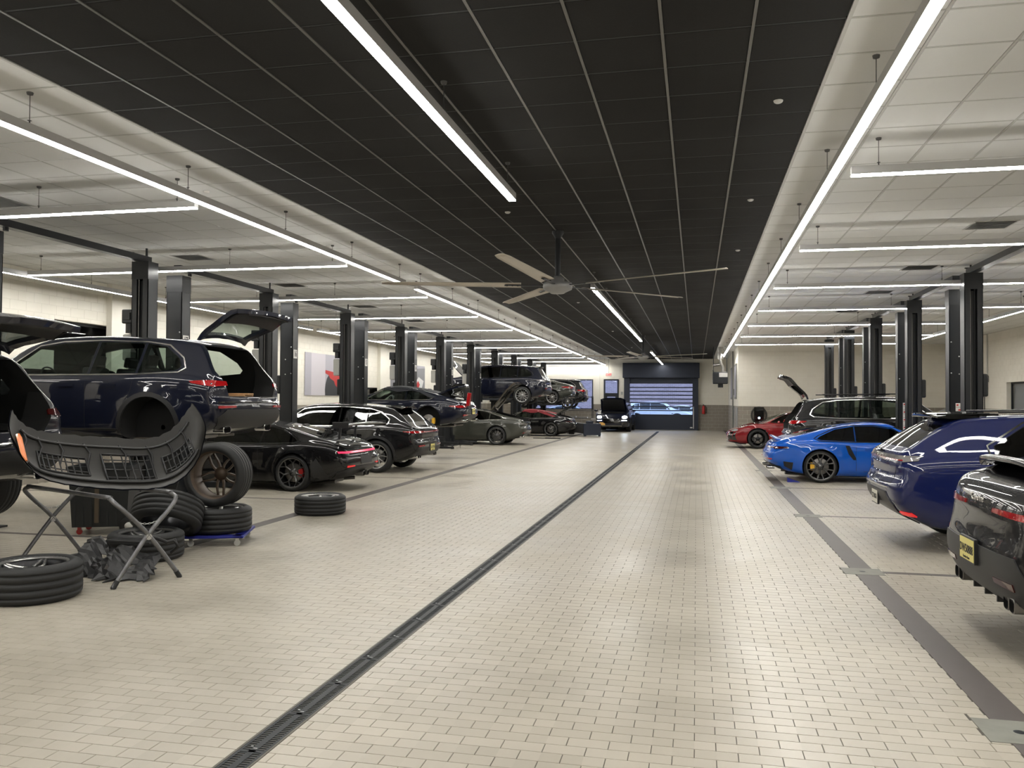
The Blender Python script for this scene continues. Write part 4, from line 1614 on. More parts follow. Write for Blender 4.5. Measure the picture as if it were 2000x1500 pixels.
def tailgate(t, bd, pm, z0, z1, hinge, ang, wid=(.60, .73, .70), glass=True, zg=None, gmat='tint', inner='plastic', z0w=.60, bar='tail_dark', seg=.07):
    """lid opened about a hinge line (x,z); panel taken from the body's own surface"""
    xf = Rm('Y', ang, (hinge[0], 0, hinge[1]))
    wt, wm, wb_ = wid
    zm = lerp(z0, z1, .45)
    if glass and zg:
        g0, g1 = zg
        # rim around the glass
        for s in (1,):
            decal(bd, t, 'tailgate', pm, [(-wt, z1), (wt, z1), (wt + .005, g1), (-wt - .005, g1)], 'rear', .012, .045, seg, xf=xf)
        tl = decal(bd, t, 'tailgate', pm, [(-wm, g0), (wm, g0), (wb_, lerp(z0, g0, .35)), (z0w, z0), (-z0w, z0), (-wb_, lerp(z0, g0, .35))], 'rear', .012, .06, seg, xf=xf)
        for s in (1, -1):
            decal(bd, tl, 'tailgate_pillar', pm, [(s * (wt + .005), g1), (s * (wt - .10), g1), (s * (wm - .12), g0), (s * wm, g0)], 'rear', .012, .05, seg, xf=xf)
        decal(bd, tl, 'rear_window', gmat, [(-wt + .09, g1 + .01), (wt - .09, g1 + .01), (wm - .11, g0 - .01), (-wm + .11, g0 - .01)], 'rear', .006, .005, .1, xf=xf)
        decal(bd, tl, 'inner_trim', inner, [(-wm + .06, g0 - .02), (wm - .06, g0 - .02), (z0w - .04, z0 + .04), (-z0w + .04, z0 + .04)], 'rear', -.05, .02, seg, xf=xf)
        return tl, xf
    tl = decal(bd, t, 'tailgate', pm, [(-wt, z1), (wt, z1), (wm, zm), (wb_, lerp(z0, z1, .1)), (z0w, z0), (-z0w, z0), (-wb_, lerp(z0, z1, .1)), (-wm, zm)], 'rear', .012, .05, seg, xf=xf)
    return tl, xf


def rear_kit(t, bd, k):
    """lights, bumper, exhaust and badges of a car's tail"""
    g = k.get
    if g('bar'):
        z0, z1, y1, mt = k['bar']
        decal(bd, t, 'light_bar', mt, [(-y1, z0), (y1, z0), (y1, z1), (-y1, z1)], 'rear', .010, .02, .05)
    if g('lamp'):
        z0, z1, ya, yb_, xs, mt = k['lamp']
        for s in (1, -1):
            decal(bd, t, 'tail_light', mt, [(s * ya, lerp(z0, z1, .25)), (s * yb_, z0), (s * yb_, z1), (s * ya, lerp(z0, z1, .85))], 'rear', .012, .02, .05)
        decal(bd, t, 'tail_light', mt, [(xs, lerp(z0, z1, .55)), (bd.sp['xr'] + .03, z0), (bd.sp['xr'] + .03, z1), (xs + .03, z1 - .01)], 'side', .012, .02, .05, both=True)
    if g('lower'):
        z0, z1, y1, mt = k['lower']
        decal(bd, t, 'rear_diffuser', mt, [(-y1, lerp(z0, z1, .6)), (-y1 + .1, z0), (y1 - .1, z0), (y1, lerp(z0, z1, .6)), (y1 - .14, z1), (-y1 + .14, z1)], 'rear', .012, .03, .06)
    if g('refl'):
        z0, z1, ya, yb_, mt = k['refl']
        for s in (1, -1):
            decal(bd, t, 'reflector', mt, [(s * ya, z0 + .01), (s * yb_, z0), (s * yb_, z1), (s * ya, z1)], 'rear', .018, .02, .05)
    if g('tips'):
        for (y, z, w, h, n) in k['tips']:
            hp, _ = bd.hit('rear', y, max(z, .40))
            for s in (1, -1):
                m = MB()
                for q in range(n):
                    yy = s * (y - (q - (n - 1) / 2) * w * 2.15)
                    ring = []
                    for a in range(16):
                        c, d = math.cos(2 * PI * a / 16), math.sin(2 * PI * a / 16)
                        ring.append((abs(c) ** .6 * math.copysign(1, c), abs(d) ** .6 * math.copysign(1, d)))
                    for (xa, xb, r0, r1, mi) in ((0, .004, .86, 1, 0), (.004, .16, 1, 1, 0), (0, .14, .86, .8, 1)):
                        vs = [(hp.x + xa - .03, yy + c * w * r0, z + d * h * r0) for c, d in ring] + [(hp.x + xb - .03, yy + c * w * r1, z + d * h * r1) for c, d in ring]
                        m.add(vs, [(i, i + 16, (i + 1) % 16 + 16, (i + 1) % 16) for i in range(16)], True, mi)
                    m.add([(hp.x + .1, yy + c * w * .8, z + d * h * .8) for c, d in ring], [tuple(range(16))], False, 1)
                m.build('exhaust_tip', [g('tipm', 'chrome'), 'liner'], t)
    if g('spoiler'):
        x0, x1, z0, z1, y1, mt = k['spoiler']
        m = MB()
        n = 12
        vs, fs = [], []
        for i in range(n + 1):
            y = lerp(-y1, y1, i / n)
            c = 1 - (abs(y) / y1) ** 3
            dx, dz = -.03 * c, .035 * c
            vs += [(x0, y, z0 + dz + .012), (x1 + dx + .03 * (1 - c), y, z1 + dz), (x1 + dx + .035 * (1 - c), y, z1 + dz - .022), (x0, y, z0 + dz - .05)]
        for i in range(n):
            a, b = i * 4, i * 4 + 4
            for q in range(4):
                fs.append((a + q, a + (q + 1) % 4, b + (q + 1) % 4, b + q))
        fs += [(3, 2, 1, 0), (n * 4, n * 4 + 1, n * 4 + 2, n * 4 + 3)]
        m.add(vs, fs, False)
        m.build('rear_spoiler', mt, t)
    if g('wiper'):
        z = k['wiper']
        h0, _ = bd.hit('rear', 0, z)
        h1, _ = bd.hit('rear', .38, z + .02)
        m = MB().tube([h0 + Vector((-.03, 0, 0)), h1 + Vector((-.03, 0, 0))], [.014, .007], 6).lathe([(0, .0), (.03, 0), (.035, .02)], 10, 0, Matrix.Translation(h0 + Vector((-.02, 0, -.02))))
        m.build('rear_wiper', 'plastic', t)
    if g('seam'):
        ribbon(bd, t, 'tailgate_seam', 'liner', k['seam'], .006, 'rear', .0012, .003)
    if g('crest'):
        ribbon(bd, t, 'bumper_trim', k['crest'][2], [(-k['crest'][1], k['crest'][0]), (k['crest'][1], k['crest'][0])], .012, 'rear', .012, .012)


def badge(t, bd, s, y, z, size, matn='trim', sp_=1.):
    hp, n = bd.hit('rear', y, z)
    R_ = Matrix(((0, 0, -1, hp.x - .028), (-1, 0, 0, y), (0, 1, 0, z), (0, 0, 0, 1)))
    return text_part('lettering', s, size, matn, t, R_, .003, sx=sp_)


def front_kit(t, bd, k):
    g = k.get
    if g('lamp'):
        z0, z1, ya, yb_, mt = k['lamp']
        for s in (1, -1):
            cy0, cz0 = s * (ya + yb_) / 2, (z0 + z1) / 2
            ol = [(cy0 + (yb_ - ya) / 2 * math.cos(a), cz0 + (z1 - z0) / 2 * math.sin(a)) for a in [2 * PI * q / 16 for q in range(16)]]
            decal(bd, t, 'headlight', mt, ol, 'front', .012, .02, .05)
    if g('intake'):
        for (ya, yb_, z0, z1) in k['intake']:
            for s in ((1, -1) if ya >= 0 else (1,)):
                decal(bd, t, 'air_intake', 'gloss_black', [(s * ya, z0), (s * yb_, z0), (s * yb_, z1), (s * ya, z1)], 'front', .008, .01, .06)
    if g('drl'):
        z, ya, yb_, mt = k['drl']
        for s in (1, -1):
            ribbon(bd, t, 'marker_light', mt, [(s * ya, z), (s * yb_, z)], .02, 'front', .02, .02)


def hood(t, bd, pm, x0, x1, wa, wb_, hinge, ang, inner='plastic_g', name='hood'):
    xf = Rm('Y', ang, (hinge[0], 0, hinge[1]))
    ol = [(x0, -wa), (x1 - .12, -wb_), (x1, -wb_ * .62), (x1, wb_ * .62), (x1 - .12, wb_), (x0, wa)]
    o = decal(bd, t, name, pm, ol, 'top', .004, .03, .09, xf=xf)
    ol2 = [(lerp(x0, x1, .06), -wa * .9), (lerp(x0, x1, .92), -wb_ * .8), (lerp(x0, x1, .92), wb_ * .8), (lerp(x0, x1, .06), wa * .9)]
    decal(bd, o, 'hood_lining', inner, ol2, 'top', -.032, .012, .09, xf=xf)
    return o


# ================================================================ two-post lifts
LX, RX = -9.15, 4.93


def column(t, y, car_dir, hgt, aisle, num=None, power=False, sticker=False, carr=.35, near=False):
    """car_dir: +1 when the lifted car stands towards +y of this column"""
    m = MB()
    s = car_dir
    w, d = .155, .13
    m.box((-w, -s * d, 0), (w, -s * (d - .012), hgt))
    for q in (-1, 1):
        m.box((q * w, -s * d, 0), (q * (w - .012), s * d, hgt))
        m.box((q * w, s * (d - .014), .05), (q * (w - .085), s * d, hgt))
        m.box((q * (w - .085), s * d, .05), (q * (w - .095), s * (d - .05), hgt))
    m.box((-w - .004, -s * (d + .004), hgt - .30), (w + .004, s * (d + .004), hgt - .0))
    c = m.build('column', 'lift_black', t, (0, y, 0))
    m = MB()
    m.box((-.22, -.26, 0), (.22, .22, .022))
    for q in (-1, 1):
        m.add([(q * .16, -s * .13, .02), (q * .16, -s * .25, .02), (q * .16, -s * .13, .30), (q * .145, -s * .13, .02), (q * .145, -s * .25, .02), (q * .145, -s * .13, .30)],
              [(0, 1, 2), (5, 4, 3), (0, 3, 4, 1), (1, 4, 5, 2), (2, 5, 3, 0)])
    m.build('base_plate', 'lift_dark', c)
    # bolts on the back and the sides
    bm_ = MB().lathe([(0, .008), (.014, .008), (.014, 0)], 6).mesh('bolt', 'bolt')
    for (bx, bz) in ((-.02, 2.62), (-.02, 2.28), (.12, 2.30), (.12, 2.9)):
        o = link('bolt', bm_, c, (bx * aisle, -s * d, bz), (PI / 2 * (1 if s > 0 else -1), 0, 0))
    # latch cover on the outer side
    m = MB().box((-.06, -.09, 1.84), (.06, .09, 2.26), 0, Matrix.Translation((-aisle * (w + .045), -s * .02, 0)), .03)
    m.build('latch_cover', 'lift_black', c)
    # slider and lock rail inside the slot
    m = MB().box((-.06, s * .02, .1), (.06, s * .06, hgt - .32)).tube([(.03, s * .08, .3), (.03, s * .08, hgt - .3)], .012, 6).tube([(-.045, s * .09, .3), (-.045, s * .09, hgt - .3)], .010, 6, 1)
    m.build('lock_rail', ['lift_dark', 'disc'], c)
    if num:
        z = 2.75
        p = MB().box((aisle * w, -.085, z - .10), (aisle * (w + .004), .085, z + .10)).build('number_plate', 'sign_white', c)
        a = Matrix(((0, 0, 1, w + .005), (1, 0, 0, 0), (0, 1, 0, z), (0, 0, 0, 1))) if aisle > 0 else Matrix(((0, 0, -1, -w - .005), (-1, 0, 0, 0), (0, 1, 0, z), (0, 0, 0, 1)))
        me = text_part('number', num, .19, 'ink', c, a, .001, bold=.003, sx=.62)
    if power:
        px_ = -aisle * .17
        m = MB().box((px_ - aisle * .0, -.10, 2.98), (px_ - aisle * .20, .12, 3.22), 0, None, .02).cyl((px_ - aisle * .10, 0, 2.82), .075, .2, 14)
        m.box((px_ - aisle * .02, -.13, 3.04), (px_ - aisle * .16, -.10, 3.16))
        m.build('power_unit', 'lift_black', c)
        MB().box((px_ - aisle * .0, -.09, 2.35), (px_ - aisle * .19, .09, 2.80), 0, None, .03).build('oil_tank', 'tank', c)
        MB().tube([(px_, .10, 2.9), (px_ + aisle * .04, .11, 2.5), (px_ + aisle * .05, .11, 2.0)], .008, 5).build('hose', 'rubber', c)
    if sticker:
        m = MB().box((-.045, -s * d, 1.05), (.045, -s * (d + .003), 1.72), 0)
        for q in range(7):
            m.box((-.04, -s * (d + .003), 1.08 + q * .093), (.04, -s * (d + .004), 1.085 + q * .093), 1)
            m.box((-.03 + .03 * (q % 2), -s * (d + .003), 1.11 + q * .093), (.005 + .02 * (q % 3), -s * (d + .004), 1.14 + q * .093), 2)
        m.build('warning_label', ['sign_white', 'ink', 'ext_red'], c)
    # carriage
    m = MB().box((-.20, s * .10, carr - .10), (.20, s * .22, carr + .28), 0, None, .01).box((-.14, s * .05, carr + .0), (.14, s * .12, carr + .75))
    m.build('carriage', 'lift_black', t, (0, y, 0))
    return c


def arms(t, y, s, carr, pts):
    for (ax, ay, az) in pts:
        sx = 1 if ax > 0 else -1
        a = Vector((sx * .13, y + s * .22, carr + .03))
        b = Vector((ax, ay, carr + .03))
        m = MB()
        d = (b - a)
        L = d.length
        ang = math.atan2(d.y, d.x)
        mx = Matrix.Translation(a) @ Matrix.Rotation(ang, 4, 'Z')
        m.box((-.05, -.065, -.05), (L * .6, .065, .05), 0, mx)
        m.box((L * .5, -.048, -.038), (L, .048, .032), 0, mx)
        ar = m.build('swing_arm', 'lift_black', t)
        m = MB().cyl((L, 0, .03), .022, max(.02, az - carr - .07), 10, 1, 'z', mx).cyl((L, 0, max(.05, az - carr - .045)), .06, .02, 14, 0, 'z', mx).cyl((L, 0, -.05), .055, .08, 12, 0, 'z', mx)
        m.build('arm_pad', ['rubber', 'disc'], ar)


def lift(name, label, x, yc, aisle, carz, num=None, group=None, idle=False, swing=0, hspan=1.635, ha=4.02, hb=3.92, near=True, power=True, sticker=False, cx=None):
    """yc: centre of the bay; near column at yc-hspan (its back towards the camera), far column at yc+hspan"""
    t = thing('car_lift', label, 'car lift', (x, yc, 0), 0, group)
    if aisle < 0:
        ha, hb = 4.1, 3.92
    carr = max(.12, carz - .10)
    if near:
        column(t, -hspan, 1, hb, aisle, num, False, sticker, carr)
    column(t, hspan, -1, ha, aisle, None, power and aisle > 0, False, carr)
    m = MB().box((-.07, -hspan - .05, 0), (.07, hspan + .08, .10)).box((-.02, -hspan + .3, -.05), (.02, -hspan + .36, .0))
    m.build('overhead_beam', 'lift_black', t, (0, 0, ha - .0 if aisle > 0 else ha))
    MB().box((-.012, hspan + .02, ha + .08), (.012, hspan + .05, HC - .003), 0).box((-.10, hspan + .02, ha + .10), (.0, hspan + .05, ha + .12)).build('limit_rod', 'lift_black', t)
    if idle:
        dx = swing
        arms(t, -hspan, 1, carr, [(dx + .95, -hspan + .45, .18), (-.95, -hspan + .5, .18)])
        arms(t, hspan, -1, carr, [(dx + .95, hspan - .45, .18), (-.95, hspan - .5, .18)])
    else:
        c = (cx if cx is not None else x) - x
        if near:
            arms(t, -hspan, 1, carr, [(c + 1.0, -.66, carz), (c - .9, -.66, carz)])
        arms(t, hspan, -1, carr, [(c + 1.0, .66, carz), (c - .9, .66, carz)])
    return t


LG, RG = 'two-post lifts along the left bays', 'two-post lifts along the right bays'
lyc = lambda k: 10.86 + 4.22 * k
# name order: bays from the camera
lift('car_lift', 'black two-post lift at the left edge, holding the nearest black car up', LX, lyc(-1), 1, .24 + .58, '19', LG, cx=-8.75)
lift('car_lift', 'two-post lift with sign 18 holding the dark blue car with its rear wheel off', LX, lyc(0), 1, .24 + .93, '18', LG, cx=-8.68)
lift('car_lift', 'two-post lift marked 17, lowered, around the black coupe with the tall wing', LX, lyc(1), 1, .22, '17', LG, idle=True)
lift('car_lift', 'two-post lift marked 16, lowered, around the black car with a yellow plate', LX, lyc(2), 1, .22, '16', LG, idle=True)
lift('car_lift', 'two-post lift marked 15 holding the dark soft top car with its engine lid open', LX, lyc(3), 1, .14 + .83, '15', LG, cx=-8.7)
lift('car_lift', 'empty two-post lift marked 14 with arms near the floor, before the grey green sedan', LX, lyc(4), 1, .2, '14', LG, idle=True, swing=.35)
lift('car_lift', 'two-post lift marked 13, lowered, around the grey green sedan', LX, lyc(5), 1, .2, '13', LG, idle=True)
lift('car_lift', 'two-post lift marked 12 holding up the tall dark blue car with its hood open', LX, lyc(6), 1, .24 + 1.6, '12', LG, cx=-8.8)
lift('car_lift', 'two-post lift marked 11, lowered, around the dark car with the red roof', LX, lyc(7), 1, .2, '11', LG, idle=True)
lift('car_lift', 'two-post lift marked 10 holding up the grey sedan in the back', LX, lyc(8), 1, .17 + 1.57, '10', LG, cx=-8.96)
lift('car_lift', 'farthest left two-post lift, holding a black car up beside the window', LX, lyc(9), 1, .24 + 1.32, '9', LG, cx=-8.75)
ryc = lambda k: 15.15 + 4.22 * k
lift('car_lift', 'nearest two-post lift of the right row, its near column cut by the picture edge', RX, ryc(0), -1, .2, None, RG, idle=True)
lift('car_lift', 'right lift around the bright blue coupe', RX, ryc(1), -1, .2, None, RG, idle=True, sticker=True)
lift('car_lift', 'right lift holding the black car with both ends open', RX, ryc(2), -1, .24 + .20, None, RG, sticker=True, cx=4.8)
lift('car_lift', 'right lift with empty bay behind the black car with both ends open', RX, ryc(3), -1, .2, None, RG, idle=True, sticker=True)
lift('car_lift', 'farthest lift of the right row, around the red car', RX, ryc(4), -1, .2, None, RG, idle=True)

# ================================================================ the cars
SPD = dict(n=5, kind='double', gap=.5)
CG = 'cars in the left bays'
CGR = 'cars in the right bays'
KSUV = dict(lamp=(.945, 1.03, .45, .87, -2.12, 'tail_dark'), bar=(.985, 1.0, .80, 'tail_dark'), lower=(.40, .62, .80, 'plastic_g'), refl=(.62, .66, .56, .82, 'reflector'), crest=(.70, .84, 'trim'))


def trunk_floor(t, z=.80):
    MB().box((-2.28, -.55, z - .03), (-1.32, .55, z), 0).build('trunk_floor', 'leather', t)


# nearest left car, lifted, tailgate up
t, bd, _ = car('car', 'black lifted car with raised tailgate, cut by the left picture edge', (-8.86, 6.66), -1, 'suv', 'p_nearblack', CG, .58,
               dict(hatch=(.80, 1.52), droop=.13, face='rim_dark', clad='plastic'))
rear_kit(t, bd, dict(lamp=(.945, 1.03, .62, .87, -2.12, 'tail_dark'), lower=(.40, .62, .80, 'plastic_g'), refl=(.62, .66, .56, .82, 'reflector'), crest=(.70, .84, 'trim'), tips=[(.58, .36, .085, .045, 1)]))
tailgate(t, bd, 'p_nearblack', .80, 1.55, (-1.93, 1.57), 1.27, zg=(1.20, 1.50))
trunk_floor(t)
# second left car
t2, bd, _ = car('car', 'dark blue car lifted on the left with raised tailgate and a rear wheel taken off', (-8.68, 10.93), -1, 'suv', 'p_navy', CG, .93,
                dict(hatch=(.80, 1.52), off=((0, -1), (0, 1)), face='rim_dark', glass='tint_light', clad='plastic', hatch_outline=[(-.56, 1.52), (.56, 1.52), (.70, 1.16), (.68, .98), (.60, .82), (-.60, .82), (-.68, .98), (-.70, 1.16)]))
rear_kit(t2, bd, dict(lamp=(.945, 1.03, .64, .87, -2.08, 'tail_red'), lower=(.38, .64, .84, 'plastic_g'), refl=(.655, .69, .52, .84, 'reflector'), crest=(.735, .84, 'trim'), tips=[(.55, .36, .10, .05, 1)]))
tailgate(t2, bd, 'p_navy', .80, 1.55, (-1.93, 1.57), 1.45, zg=(1.20, 1.50), gmat='tint_light')
trunk_floor(t2)
# black coupe with wing
t3, bd, _ = car('car', 'black coupe with a tall rear wing and a glowing red light bar', (-8.56, 15.23), -1, 'sport', 'p_black', CG, 0,
                dict(wheel=dict(n=7, kind='y'), face='rim_grey', barrel='rim_dark', caliper='red_caliper', rim=.275, dlo_mat='gloss_black', spec=dict(flare=.03)))
rear_kit(t3, bd, dict(bar=(.715, .745, .82, 'tail_lit'), lower=(.22, .47, .80, 'plastic'), refl=(.46, .49, .52, .74, 'reflector_lit'), tips=[(.10, .30, .05, .05, 1)], tipm='disc'))
decal(bd, t3, 'bumper_vent', 'plastic_g', [(-1.70, .62), (-1.95, .25), (-1.66, .20), (-1.60, .50)], 'side', .008, .01, .07, both=True)
decal(bd, t3, 'plate_holder', 'plastic', [(-.26, .50), (.26, .50), (.26, .64), (-.26, .64)], 'rear', .012, .02, .1)
ribbon(bd, t3, 'engine_lid_seam', 'liner', [(-.62, .80), (-.58, 1.0), (.58, 1.0), (.62, .80)], .008, 'rear', .002, .004)
m = MB()
n = 16
for (x0, z0, ch, th) in ((-2.30, 1.25, .34, .07),):
    vs, fs = [], []
    for i in range(n + 1):
        f = i / n * 2 - 1
        y = f * .93
        tw = 1 - .0 * abs(f)
        dz = -.02 * f * f
        for k in range(8):
            a = 2 * PI * k / 8
            vs.append((x0 + .10 + ch / 2 * math.cos(a), y, z0 + dz + th / 2 * math.sin(a) + .12 * (ch / 2 * math.cos(a)) * -.6))
    for i in range(n):
        for k in range(8):
            a, b = i * 8 + k, i * 8 + (k + 1) % 8
            fs.append((a, b, b + 8, a + 8))
    m.add(vs, fs, True)
m.build('rear_wing', 'p_black', t3)
for s in (1, -1):
    m = MB().box((-2.36, s * .93, 1.19), (-2.04, s * .945, 1.30), 0, None, .006)
    m.build('wing_end_plate', 'plastic', t3)
    m = MB()
    path = [(-1.90, .98), (-1.92, 1.18), (-2.02, 1.30), (-2.14, 1.32), (-2.15, 1.285), (-2.06, 1.27), (-1.965, 1.17), (-1.95, .95)]
    m.prism(path, s * .36, s * .38)
    m.build('wing_strut', 'plastic', t3)
# open door of the coupe is behind the wheel; mirror and stripe details stay with the body
# black car with yellow plate
t4, bd, _ = car('car', 'black car with yellow rear plate parked on the floor behind the winged coupe', (-8.775, 19.45), -1, 'suv', 'p_black', CG, 0,
                dict(wheel=dict(n=5, kind='double', gap=.55), face='rim_silver', barrel='rim_grey', clad='plastic', rglass='tint',
                     spec=dict(zt=[(-2.40, 1.00), (-2.36, 1.06), (-2.24, 1.13), (-1.82, 1.47), (-1.72, 1.53), (-1.2, 1.60), (-.3, 1.635), (.35, 1.61), (.66, 1.53), (1.28, 1.14), (1.45, 1.10), (2.0, 1.01), (2.28, .92), (2.42, .75)],
                               side=[[(.98, 1.135), (.52, 1.46), (.15, 1.51), (-.42, 1.52), (-.42, 1.105), (.9, 1.105)], [(-.47, 1.105), (-.47, 1.52), (-1.15, 1.49), (-1.15, 1.11)], [(-1.20, 1.12), (-1.20, 1.475), (-1.48, 1.40), (-1.68, 1.25), (-1.66, 1.16)]],
                               dlo=[(1.0, 1.115), (.52, 1.485), (.15, 1.535), (-.5, 1.545), (-1.2, 1.50), (-1.5, 1.42), (-1.73, 1.25), (-1.70, 1.14), (-1.2, 1.09), (.9, 1.08)])))
rear_kit(t4, bd, dict(lamp=(.93, .985, .50, .87, -2.12, 'tail_red'), bar=(.945, .965, .82, 'tail_red'), lower=(.40, .60, .82, 'plastic_g'), refl=(.62, .65, .50, .82, 'reflector'), spoiler=(-1.60, -1.95, 1.54, 1.515, .58, 'gloss_black'), wiper=1.10,
                      seam=[(-.66, 1.04), (-.62, .74), (.62, .74), (.66, 1.04)], tips=[(.60, .38, .06, .045, 2)]))
plate(t4, bd, 0, .58, 'plate_y', 'K38 TBR', 'GARDEN STATE')
# soft top on lift
t5, bd, b5 = car('car', 'dark blue soft top car, half lifted, with its rear lid up', (-8.70, 23.66), -1, 'sport', 'p_navy', CG, .83,
                 dict(off=((0, -1), (0, 1)), caliper='yellow_caliper', softtop=True, glass='tint_light', face='rim_silver', bay=(-2.12, -1.45, .72)))
decal(bd, t5, 'soft_top', 'softtop', [(.20, -.52), (-.2, -.60), (-.9, -.60), (-1.45, -.50), (-1.50, 0), (-1.45, .50), (-.9, .60), (-.2, .60), (.20, .52)], 'top', .010, .012, .1)
decal(bd, t5, 'soft_top', 'softtop', [(.20, 1.215), (-.1, 1.235), (-.55, 1.225), (-.95, 1.15), (-1.45, .96), (-1.30, .93), (-.9, 1.10), (-.50, 1.19), (-.1, 1.20), (.26, 1.15)], 'side', .012, .012, .1, both=True)
rear_kit(t5, bd, dict(lamp=(.66, .73, .42, .82, -1.88, 'tail_red'), lower=(.22, .46, .80, 'plastic'), refl=(.44, .48, .5, .76, 'reflector'), tips=[(.52, .30, .055, .04, 2)]))
xf = Rm('Y', .62, (-1.42, 0, 1.06))
lid = decal(bd, t5, 'engine_lid', 'p_navy', [(-1.42, -.56), (-2.05, -.60), (-2.12, 0), (-2.05, .60), (-1.42, .56), (-1.40, 0)], 'top', .01, .05, .08, xf=xf)
decal(bd, lid, 'lid_spoiler', 'gloss_black', [(-1.85, -.52), (-2.05, -.56), (-2.10, 0), (-2.05, .56), (-1.85, .52)], 'top', .06, .04, .08, xf=xf)
MB().box((-2.05, -.45, .74), (-1.55, .45, .86), 0, None, .03).tube([(-1.9, -.4, .9), (-1.8, 0, .93), (-1.9, .4, .9)], .04, 8, 1).build('engine', ['plastic', 'steel'], t5)
m = MB().box((-2.34, .36, .72), (-2.24, .52, 1.10), 0, Rm('Y', -.12, (-2.3, 0, .7)), .015)
m.build('tail_panel', 'tail_red', t5)
plate(t5, bd, 0, .56, 'plate_y', 'X11 RHD', None)
# grey green sedan
t6, bd, _ = car('car', 'grey green sedan on the floor in the middle of the left row, hatch held open', (-8.96, 32.15), -1, 'sedan', 'p_grey', CG, 0,
                dict(wheel=dict(n=10, kind='mesh'), face='rim_grey', barrel='rim_dark', hatch=(.84, 1.36), rim=.285, hatch_outline=[(-.50, 1.30), (.50, 1.30), (.62, 1.05), (.60, .88), (-.60, .88), (-.62, 1.05)]))
rear_kit(t6, bd, dict(lamp=(.80, .84, .42, .84, -2.15, 'tail_clear'), lower=(.26, .46, .76, 'plastic'), refl=(.46, .49, .5, .76, 'reflector'), tips=[(.55, .33, .06, .04, 1)]))
tailgate(t6, bd, 'p_brown', .86, 1.31, (-1.10, 1.33), 1.12, wid=(.50, .64, .62), zg=(1.06, 1.28), gmat='tint', inner='p_brown')
# tall dark blue car
t7, bd, _ = car('car', 'dark blue car lifted highest in the left row, its hood open, twin spoke silver wheels', (-8.80, 36.30), -1, 'suv', 'p_navy', CG, 1.6,
                dict(wheel=dict(n=7, kind='double', gap=.5), face='rim_silver', dlo_mat='gloss_black', clad='p_navy', bay=(1.45, 2.15, .80), glass='tint'), res=64)
rear_kit(t7, bd, dict(lamp=(.94, 1.01, .5, .87, -2.1, 'tail_clear'), lower=(.40, .58, .80, 'plastic'), refl=(.62, .65, .52, .82, 'reflector'), spoiler=(-1.80, -2.12, 1.60, 1.575, .60, 'gloss_black'), tips=[(.6, .38, .06, .05, 1)]))
hood(t7, bd, 'p_navy', 1.24, 2.2, .70, .68, (1.24, 1.18), -.95)
# dark car with red roof
t8, bd, _ = car('car', 'dark convertible with a red soft roof and its rear lid up', (-8.07, 40.63), -1, 'sport', 'p_black', CG, 0,
                dict(wheel=dict(n=6, kind='y'), face='rim_grey', barrel='rim_dark', softtop=True, glass='tint_light', rim=.27, bay=(-2.12, -1.45, .70)), res=64)
decal(bd, t8, 'soft_top', 'softtop_red', [(.20, -.52), (-.2, -.60), (-.9, -.60), (-1.45, -.50), (-1.50, 0), (-1.45, .50), (-.9, .60), (-.2, .60), (.20, .52)], 'top', .010, .012, .1)
decal(bd, t8, 'soft_top', 'softtop_red', [(.20, 1.215), (-.1, 1.235), (-.55, 1.225), (-.95, 1.15), (-1.45, .96), (-1.30, .93), (-.9, 1.05), (-.50, 1.17), (-.1, 1.20), (.26, 1.15)], 'side', .012, .012, .1, both=True)
rear_kit(t8, bd, dict(lamp=(.70, .73, .3, .82, -1.9, 'tail_dark'), lower=(.22, .50, .80, 'plastic_g')))
xf = Rm('Y', .70, (-1.42, 0, 1.06))
decal(bd, t8, 'engine_lid', 'p_grey', [(-1.42, -.56), (-2.05, -.60), (-2.12, 0), (-2.05, .60), (-1.42, .56), (-1.40, 0)], 'top', .01, .05, .08, xf=xf)
MB().box((-2.05, -.45, .74), (-1.55, .45, .86), 0, None, .03).tube([(-2.28, .5, .62), (-2.30, .3, .5), (-2.25, .0, .45)], .05, 8, 1).box((-2.36, .5, .5), (-2.26, .62, .64), 1, None, .03).build('engine', ['plastic', 'chrome'], t8)
# grey lifted sedan and black lifted car
t9, bd, _ = car('car', 'grey sedan lifted in the back of the left row, red tail light', (-8.96, 44.75), -1, 'sedan', 'p_grey', CG, 1.57,
                dict(wheel=SPD, face='rim_silver', rim=.28), res=56)
rear_kit(t9, bd, dict(lamp=(.80, .90, .36, .84, -2.0, 'tail_red'), lower=(.26, .44, .76, 'plastic'), tips=[(.55, .33, .06, .04, 1)]))
t10, bd, _ = car('car', 'black car lifted farthest back on the left beside the window, red tail light', (-8.75, 48.95), -1, 'suv', 'p_black', CG, 1.32,
                 dict(wheel=SPD, face='rim_silver'), res=56)
rear_kit(t10, bd, dict(lamp=(.92, 1.03, .40, .87, -2.05, 'tail_red'), lower=(.40, .58, .80, 'plastic'), refl=(.60, .65, .4, .82, 'reflector'), spoiler=(-1.80, -2.14, 1.60, 1.57, .60, 'gloss_black'), tips=[(.6, .38, .06, .05, 1)]))
